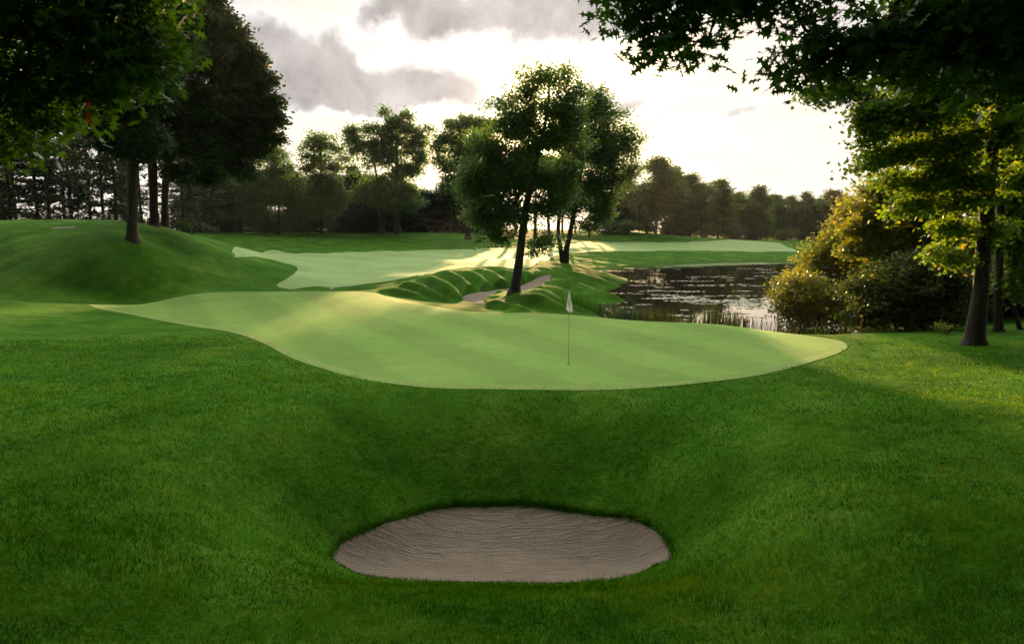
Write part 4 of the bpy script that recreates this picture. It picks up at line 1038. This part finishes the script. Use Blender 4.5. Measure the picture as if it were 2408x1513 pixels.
reed(1378, 724, 39, 420, 1.1, .85, 'reed_green', 'bright green grassy tuft standing closest to the flag', depth=1.0)
reed(1425, 735, 38.5, 150, 1.2, .95, 'reed_blue', 'blue green reeds just beyond the grassy tuft', 4)
reed(1462, 742, 37.8, 150, 1.1, .9, 'reed', 'short tawny reeds between the blue green clumps', 6)
reed(1493, 747, 37.2, 170, .9, 1.05, 'reed_blue', 'dense blue green reed clump in front of the dark water', 3)
reed(1535, 748, 36.8, 170, 1.3, 1.1, 'reed', 'yellow tipped reeds ending before the open shore gap', 6)
reed(1580, 757, 36, 70, 1.2, .7, 'reed', 'sparse brown reeds in the low shore gap', 5)
reed(1632, 758, 35.4, 90, 1.0, .85, 'reed', 'thin yellow reeds left of the tallest clump by the glare', 4)
reed(1683, 763, 34.6, 150, .8, 1.5, 'reed', 'tallest yellow green reed clump, upright at the edge of the glare', 5)
reed(1727, 768, 34.0, 110, .8, 1.1, 'reed', 'tawny reeds right beside the tallest clump', 5)
reed(1775, 776, 33.4, 24, .7, .85, 'reed', 'first dark seed stalks standing against the shining water', 9, dark=True)
reed(1822, 780, 33.0, 34, .7, .95, 'reed', 'thickest dark seed stalks in the middle of the shining water', 14, dark=True)
reed(1868, 784, 32.6, 22, .8, .75, 'reed', 'short dark seed stalks in the shining water', 8, dark=True)
reed(1898, 785, 32.2, 36, .7, 1.0, 'reed', 'last dark seed stalks before the golden bush', 14, dark=True)
reed(1950, 788, 31, 60, 1.3, .9, 'reed', 'ragged reeds at the foot of the golden bush', 8)
reed(2060, 792, 28.5, 60, 1.2, .7, 'reed', 'dim broad leaved reeds in front of the dark green bush', 0)

# ------------------------------------------------------------------ flagstick and hole
def build_flag():
    M['pole'] = plain_mat('pole_paint', (.34, .36, .32), .4, .08)
    M['cloth'] = None
    m, t = new_mat('flag_cloth')
    p = t.n('ShaderNodeBsdfPrincipled', i_Roughness=.85); co = t.n('ShaderNodeTexCoord').outputs['Object']
    t.l(t.ramp(t.noise(co, 14, 3), [(.3, (.84, .83, .81)), (.7, (.9, .89, .87))]), p.inputs['Base Color'])
    tr = t.n('ShaderNodeBsdfTranslucent'); tr.inputs[0].default_value = (.92, .9, .87, 1)
    mx = t.n('ShaderNodeMixShader'); mx.inputs[0].default_value = .55; t.l(p.outputs[0], mx.inputs[1]); t.l(tr.outputs[0], mx.inputs[2])
    o = t.n('ShaderNodeOutputMaterial'); t.l(mx.outputs[0], o.inputs[0])
    c = at_z(1336.5, 857, 1.25); c[2] = float(h0([c[0]], [c[1]])[0]) + .03
    H = at_d(1336, 679, c[1])[2] - c[2]
    root = thing('golf_flag', c, 'golf flagstick with limp white flag standing in the green', 'golf flag')
    b = MB(); b.tube([(0, 0, -.1), (0, 0, H * .45), (0, 0, H)], [.0065, .0065, .0055], 10); b.build('pole', M['pole'], root, True)
    b = MB(); b.tube([(0, 0, H - .01), (0, 0, H), (0, 0, H + .025), (0, 0, H + .04)], [.009, .016, .016, .006], 10); b.build('finial', plain_mat('finial_black', (.015, .015, .015), .4), root, True)
    # limp cloth hanging in folds from its upper corner
    nu, nv = 22, 26
    def cloth(u, v):
        w0, w1 = .012 + .15 * v ** .8, 0
        zz = H - .03 - .52 * v - .09 * v * u - .05 * v * math.sin(u * 3.1)
        xx = -.085 * v * (1 - u) + .11 * u * v ** .75 - .01
        yy = -.012 - .05 * math.sin(u * 9.0 + v * 1.5) * (.25 + v) - .02 * v
        return (xx, yy, zz)
    V = [cloth(i / (nu - 1), j / (nv - 1)) for j in range(nv) for i in range(nu)]
    F = [[j * nu + i, j * nu + i + 1, (j + 1) * nu + i + 1, (j + 1) * nu + i] for j in range(nv - 1) for i in range(nu - 1)]
    o = mesh_np('flag', np.array(V), np.array(F), [4] * len(F), m, root, True)
    s = o.modifiers.new('thick', 'SOLIDIFY'); s.thickness = .003
    # dark emblem printed on the cloth, a curled figure half lost in the folds
    shape = np.array([(.22, .50), (.30, .40), (.42, .40), (.46, .50), (.38, .55), (.44, .63), (.38, .74), (.24, .74), (.30, .64), (.16, .60)])
    gu, gv = 44, 60; uu, vv = np.meshgrid((np.arange(gu) + .5) / gu, (np.arange(gv) + .5) / gv)
    ins = poly_mask(uu.ravel(), vv.ravel(), shape)
    V = []; F = []
    for u, v in zip(uu.ravel()[ins], vv.ravel()[ins]):
        k = len(V)
        for du, dv in ((-.5, -.5), (.5, -.5), (.5, .5), (-.5, .5)):
            V.append(np.array(cloth(u + du / gu, v + dv / gv)) + (0, -.007, 0))
        F.append([k, k + 1, k + 2, k + 3])
    e = mesh_np('emblem', np.array(V), np.array(F), [4] * len(F), plain_mat('emblem_ink', (.07, .06, .055), .8), o, True)
    # hole: flat dark disc painted in for the shade inside
    hole = thing('golf_hole', c, 'dark golf hole at the foot of the flagstick', 'hole')
    b = MB(); k = 20; R = .056
    top = [(R * math.cos(g), R * math.sin(g), .004) for g in np.linspace(0, 2 * math.pi, k, endpoint=False)]
    inn = [(R * .93 * math.cos(g), R * .93 * math.sin(g), .006) for g in np.linspace(0, 2 * math.pi, k, endpoint=False)]
    b.add(top + inn, [[i, (i + 1) % k, k + (i + 1) % k, k + i] for i in range(k)]); b.build('rim', M['soil'], hole)
    b = MB(); b.add([(x_ * .94, y_ * .94, .005) for x_, y_, _ in top], [list(range(k))]); b.build('cup', plain_mat('cup_shade', (.012, .014, .01), .8), hole)
build_flag()

# ------------------------------------------------------------------ shelter, boulders and posts at the far wood
def build_shelter():
    M['brown'] = plain_mat('shelter_wood', (.055, .028, .02), .85, .3, 3)
    M['panel'] = plain_mat('shelter_panel', (.30, .26, .22), .8, .2, 3)
    c = at_d(1010, 545, 136.5); c[2] = h1(c[0], c[1])
    root = thing('shelter', c, 'low brown timber shelter with pale panels at the wood edge', 'shelter')
    k = 136.5 / FOC
    for a, b_ in ((-9, 4), (6, 15), (17, 25), (27, 33)):
        b = MB(); b.box(((a + b_) / 2 * k, .5, 1.05), ((b_ - a) * k, .1, .85)); b.build('wall_panel', M['panel'], root)
    for a in (-38, -24, -11, 5, 16, 26, 34):
        b = MB(); b.box((a * k, .35, .95), (.16, .16, 2.0)); b.build('post', M['brown'], root)
    b = MB(); b.box((-2 * k, .42, .48), (74 * k, .14, .16)); b.build('rail', M['brown'], root)
    b = MB(); b.box((-25 * k, 1.6, 1.0), (28 * k, .2, 1.7)); b.build('back_wall', M['brown'], root)
    b = MB(); x0, x1 = -42 * k, 38 * k
    b.add([(x0, -.4, 1.95), (x1, -.4, 1.95), (x1, 3.2, 1.95), (x0, 3.2, 1.95), (x0, 1.4, 3.0), (x1, 1.4, 3.0), (x0, -.4, 2.07), (x1, -.4, 2.07), (x1, 3.2, 2.07), (x0, 3.2, 2.07)],
          [[3, 2, 1, 0], [0, 1, 7, 6], [2, 3, 9, 8], [6, 7, 5, 4], [8, 9, 4, 5], [0, 6, 4, 9, 3], [1, 2, 8, 5, 7]])
    b.build('roof', plain_mat('shelter_roof', (.04, .03, .026), .9, .3, 4), root)
    M['stone'] = plain_mat('pale_stone', (.34, .32, .28), .9, .25, 5)
    info = [(1013, 15, 'widest pale boulder at the foot of the shelter'), (1037, 10, 'second pale boulder below the shelter panels'), (1049, 8, 'pale boulder at the corner of the shelter'),
            (1062, 9, 'first pale boulder on the open turf past the shelter'), (1079, 11, 'last pale boulder farthest from the shelter')]
    for px, wpx, lab in info:
        p = at_d(px, 545, 134.6); z = h1(p[0], p[1]); w = wpx * k
        v = rand_unit(60); v = v * (np.abs(v) ** .1); v = v * rng.uniform(.88, 1.08, (60, 1)) * np.array([w * .5, .45, .24])
        import bmesh
        bm = bmesh.new(); [bm.verts.new(q) for q in v]; bmesh.ops.convex_hull(bm, input=bm.verts)
        me = bpy.data.meshes.new('boulder'); bm.to_mesh(me); bm.free(); me.materials.append(M['stone'])
        o = bpy.data.objects.new('boulder', me); COL.objects.link(o); o.location = (p[0], p[1], z + .12)
        tag(o, lab, 'boulder', 'pale boulders by the shelter')
    M['post'] = plain_mat('post_paint', (.42, .4, .36), .7)
    for px, d, ht, lab in ((942, 133, 1.35, 'thin pale post between the pale tree foot and the shelter'), (1793, 178, 1.3, 'thin pale post under the trees across the pond')):
        p = at_d(px, 545, d); z = h1(p[0], p[1])
        b = MB(); b.tube([(0, 0, -.1), (0, 0, ht - .08), (0, 0, ht - .04), (0, 0, ht)], [.07, .065, .05, .02], 8)
        o = b.build('marker_post', M['post'], None, True); o.location = (p[0], p[1], z); tag(o, lab, 'post')
    p = at_d(2023, 795, 25.3); z = h1(p[0], p[1])
    b = MB(); b.tube([(0, 0, -.05), (0, 0, .62), (0, 0, .66), (0, 0, .68)], [.022, .022, .018, .006], 8)
    o = b.build('hazard_stake', plain_mat('stake_red', (.5, .05, .02), .5), None, True); o.location = (p[0], p[1], z); tag(o, 'small red hazard stake at the foot of the golden bush', 'stake')
build_shelter()

# ------------------------------------------------------------------ cart path over the mound
def build_path():
    c = [hit(a, b) for a, b in ((125, 535.6), (145, 535), (165, 534.3), (188, 533.5))]
    c = spline(np.array(c), .5, closed=False)
    t = np.gradient(c, axis=0); t /= np.linalg.norm(t, axis=1)[:, None]; nrm = np.stack([-t[:, 1], t[:, 0]], 1)
    V = []; 
    for s in (-.16, -.08, .08, .16):
        q = c + nrm * s; V.append(np.column_stack([q, h0(q[:, 0], q[:, 1]) + (.02 if abs(s) < .1 else .008)]))
    n = len(c); V = np.concatenate(V); F = []
    for k in range(3):
        i = np.arange(n - 1); F.append(np.stack([k * n + i, k * n + i + 1, (k + 1) * n + i + 1, (k + 1) * n + i], 1))
    F = np.concatenate(F)
    tag(mesh_np('cart_path', V, F, np.full(len(F), 4), plain_mat('path_gravel', (.15, .125, .10), .9, .3, 20), None, True), kind='structure')
build_path()

# ------------------------------------------------------------------ light, sky
SX, SZ = ray(1275, 360)
sun_dir = Vector((float(SX), 1.0, float(SZ))).normalized()
elev = math.asin(sun_dir.z); azim = math.atan2(sun_dir.x, sun_dir.y)
ld = bpy.data.lights.new('sun', 'SUN'); ld.energy = 5.0; ld.angle = math.radians(.5); ld.color = (1.0, .63, .26)
lo = bpy.data.objects.new('sun', ld); COL.objects.link(lo)
lo.rotation_euler = (-sun_dir).to_track_quat('-Z', 'Y').to_euler()

def build_sky():
    w = bpy.data.worlds.new('World'); scene.world = w; w.use_nodes = True
    t = NT(w.node_tree)
    sky = t.n('ShaderNodeTexSky', sky_type='NISHITA', sun_disc=False, sun_elevation=elev, sun_rotation=azim)
    sky.air_density = 1.2; sky.dust_density = 2.5; sky.ozone_density = 1.0
    gen = t.n('ShaderNodeTexCoord').outputs['Generated']
    sp = t.n('ShaderNodeSeparateXYZ'); t.l(gen, sp.inputs[0]); X, Y, Z = sp.outputs
    az = t.math('ARCTAN2', X, Y); el = t.math('ARCSINE', Z)
    sm = t.n('ShaderNodeMapping'); sm.inputs['Scale'].default_value = (1, 1, 4.5); t.l(gen, sm.inputs[0])
    wn = t.n('ShaderNodeTexNoise'); wn.inputs['Scale'].default_value = 5.; wn.inputs['Detail'].default_value = 6.; wn.inputs['Roughness'].default_value = .6; t.l(gen, wn.inputs['Vector'])
    sc = t.n('ShaderNodeSeparateColor'); t.l(wn.outputs['Color'], sc.inputs[0])
    azw = t.math('ADD', az, t.math('MULTIPLY', t.math('SUBTRACT', sc.outputs[0], .5), .20))
    elw = t.math('ADD', el, t.math('MULTIPLY', t.math('SUBTRACT', sc.outputs[1], .5), .12))
    def ang(px, py):
        rx, rz = ray(px, py); rx, rz = float(rx), float(rz)
        return math.atan2(rx, 1), math.atan2(rz, math.hypot(1, rx))
    # cloud banks as they stood in the sky: (centre, length, thickness, tilt, weight)
    banks = [(640, 90, 130, 55, -25, 1.1), (760, 150, 130, 50, -25, 1.1), (870, 200, 120, 42, -20, 1.1), (720, 215, 130, 40, 0, .85), (870, 235, 170, 26, 0, .95), (1060, 215, 130, 42, 0, 1.25), (1000, 250, 200, 18, 0, .7),
             (800, 95, 45, 45, 0, .8), (1000, 34, 120, 50, 10, 1.4), (890, 80, 36, 44, 0, 1.0), (1180, 40, 200, 54, 0, 1.6), (1250, 76, 76, 42, 0, 1.2), (1400, 40, 140, 46, 0, 1.3), (1430, 225, 50, 20, 0, .9), (1520, 228, 60, 22, 0, 1.1), (1730, 240, 60, 18, 8, 1.0), (1560, 10, 90, 30, 0, .5), (1940, 300, 80, 12, 0, .55),
             (750, 320, 120, 16, 0, .45), (300, 120, 200, 80, 0, .8), (2100, 60, 200, 60, 0, .6), (700, -150, 300, 70, 0, .9), (1500, -200, 300, 70, 0, .9)]
    tot = None
    for px, py, rx, ry, rot, amp in banks:
        a0, e0 = ang(px, py); ra, re = rx / FOC, ry / FOC; c, s = math.cos(math.radians(rot)), math.sin(math.radians(rot))
        da = t.math('SUBTRACT', azw, a0); de = t.math('SUBTRACT', elw, e0)
        u = t.math('ADD', t.math('MULTIPLY', da, c / ra), t.math('MULTIPLY', de, s / ra))
        v = t.math('ADD', t.math('MULTIPLY', da, -s / re), t.math('MULTIPLY', de, c / re))
        q = t.math('ADD', t.math('MULTIPLY', u, u), t.math('MULTIPLY', v, v))
        g = t.math('MULTIPLY', t.math('EXPONENT', t.math('MULTIPLY', q, -1.0)), amp)
        tot = g if tot is None else t.math('ADD', tot, g)
    # broken cloud over the rest of the vault
    den = t.math('ADD', Z, .18)
    pl = t.n('ShaderNodeCombineXYZ'); t.l(t.math('DIVIDE', X, den), pl.inputs[0]); t.l(t.math('DIVIDE', Y, den), pl.inputs[1])
    fb = t.noise(pl.outputs[0], 1.3, 7, .6); fb2 = t.noise(gen, 9, 10, .66, .4)
    behind = t.math('MULTIPLY', t.math('SUBTRACT', .55, Y, clamp=True), .9)
    dens = t.math('ADD', t.math('ADD', t.math('MULTIPLY', tot, .62), behind), t.math('ADD', t.math('MULTIPLY', t.math('SUBTRACT', fb, .5), .7), t.math('MULTIPLY', t.math('SUBTRACT', fb2, .5), 2.0)))
    mask = t.ramp(dens, [(.08, (0, 0, 0)), (.62, (1, 1, 1))], 'EASE')
    thick = t.ramp(dens, [(.28, (0, 0, 0)), (1.0, (1, 1, 1))], 'EASE')
    dt = t.n('ShaderNodeVectorMath', operation='DOT_PRODUCT'); t.l(gen, dt.inputs[0]); dt.inputs[1].default_value = tuple(sun_dir)
    cosg = t.math('MAXIMUM', dt.outputs['Value'], 0.0)
    near = t.math('POWER', cosg, 22.0); core = t.math('POWER', cosg, 400.0); spot = t.math('POWER', cosg, 30000.0)
    # radiances below are for a Background strength of 0.1
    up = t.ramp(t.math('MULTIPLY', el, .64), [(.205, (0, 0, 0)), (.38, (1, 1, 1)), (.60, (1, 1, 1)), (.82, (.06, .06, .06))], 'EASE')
    streak = t.ramp(t.noise(sm.outputs[0], 2.4, 7, .62, .5), [(.46, (0, 0, 0)), (.68, (1, 1, 1))], 'EASE')
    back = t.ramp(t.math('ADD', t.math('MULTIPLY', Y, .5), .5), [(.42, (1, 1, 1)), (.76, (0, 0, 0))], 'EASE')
    haze = t.mix(near, (2.7, 3.1, 3.7), (4.75, 4.5, 4.2))
    low = t.ramp(el, [(0.0, (1, 1, 1)), (.26, (0, 0, 0))], 'EASE')
    clear = t.mix(.7, sky.outputs[0], haze)
    clear = t.mix(t.math('MULTIPLY', low, .8), clear, (5.5, 5.2, 4.8))
    clear = t.mix(t.math('MULTIPLY', streak, .45), clear, (3.3, 3.2, 3.2))
    rim = t.mix(near, (4.9, 4.8, 4.75), (6.6, 6.15, 5.6))
    vary = t.ramp(t.noise(gen, 16, 6, .6, .3), [(.3, (.74, .74, .75)), (.7, (1.3, 1.29, 1.27))])
    body = t.mix(1.0, t.mix(near, (2.35, 2.24, 2.24), (3.4, 3.1, 2.9)), vary, 'MULTIPLY')
    cloud = t.mix(thick, rim, body)
    col = t.mix(mask, clear, cloud)
    col = t.mix(up, col, t.mix(back, (26., 24.6, 21.2), (.6, .6, .66)))  # band above the view brightened, rear sky dimmed, to shape the ground light
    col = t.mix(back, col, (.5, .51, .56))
    col = t.mix(1.0, col, t.mix(core, (0, 0, 0), (16., 12., 7.)), 'ADD')
    col = t.mix(1.0, col, t.mix(spot, (0, 0, 0), (400., 260., 110.)), 'ADD')
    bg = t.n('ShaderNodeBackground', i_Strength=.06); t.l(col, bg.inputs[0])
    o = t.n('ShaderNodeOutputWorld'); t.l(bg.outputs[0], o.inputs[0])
    w.cycles.sampling_method = 'MANUAL'; w.cycles.sample_map_resolution = 1024
build_sky()

# ------------------------------------------------------------------ morning air
def build_haze():
    m, t = new_mat('morning_haze')
    v = t.n('ShaderNodeVolumePrincipled'); v.inputs['Color'].default_value = (.92, .92, .9, 1); v.inputs['Density'].default_value = HAZE; v.inputs['Anisotropy'].default_value = .5
    o = t.n('ShaderNodeOutputMaterial'); t.l(v.outputs[0], o.inputs['Volume'])
    b = [(-2600, -2600, -3), (2600, -2600, -3), (2600, 2600, -3), (-2600, 2600, -3), (-2600, -2600, 34), (2600, -2600, 34), (2600, 2600, 34), (-2600, 2600, 34)]
    F = [[3, 2, 1, 0], [4, 5, 6, 7], [0, 1, 5, 4], [1, 2, 6, 5], [2, 3, 7, 6], [3, 0, 4, 7]]
    o = mesh_np('haze', np.array(b), np.array(F), [4] * 6, m); tag(o, 'thin pale morning haze lying over the whole course', 'haze', None, 'stuff')
HAZE = .00007
build_haze()

# ------------------------------------------------------------------ camera and render settings
cam = bpy.data.cameras.new('camera'); co = bpy.data.objects.new('camera', cam); COL.objects.link(co)
cam.sensor_width = 36; cam.lens = 24; cam.clip_end = 6000; cam.clip_start = .05
co.location = (0, 0, EYE); co.rotation_euler = (math.pi / 2 - TILT, 0, 0)
scene.camera = co
scene.view_settings.view_transform = 'Standard'; scene.view_settings.look = 'None'
scene.view_settings.exposure = 1.85; scene.view_settings.gamma = 1.0
cy = scene.cycles
cy.use_denoising = True
try: cy.denoiser = 'OPENIMAGEDENOISE'; cy.denoising_input_passes = 'RGB_ALBEDO_NORMAL'
except Exception: pass
cy.max_bounces = 6; cy.diffuse_bounces = 3; cy.transmission_bounces = 4; cy.glossy_bounces = 3; cy.transparent_max_bounces = 8
cy.sample_clamp_indirect = 6.0; cy.caustics_reflective = False; cy.caustics_refractive = False
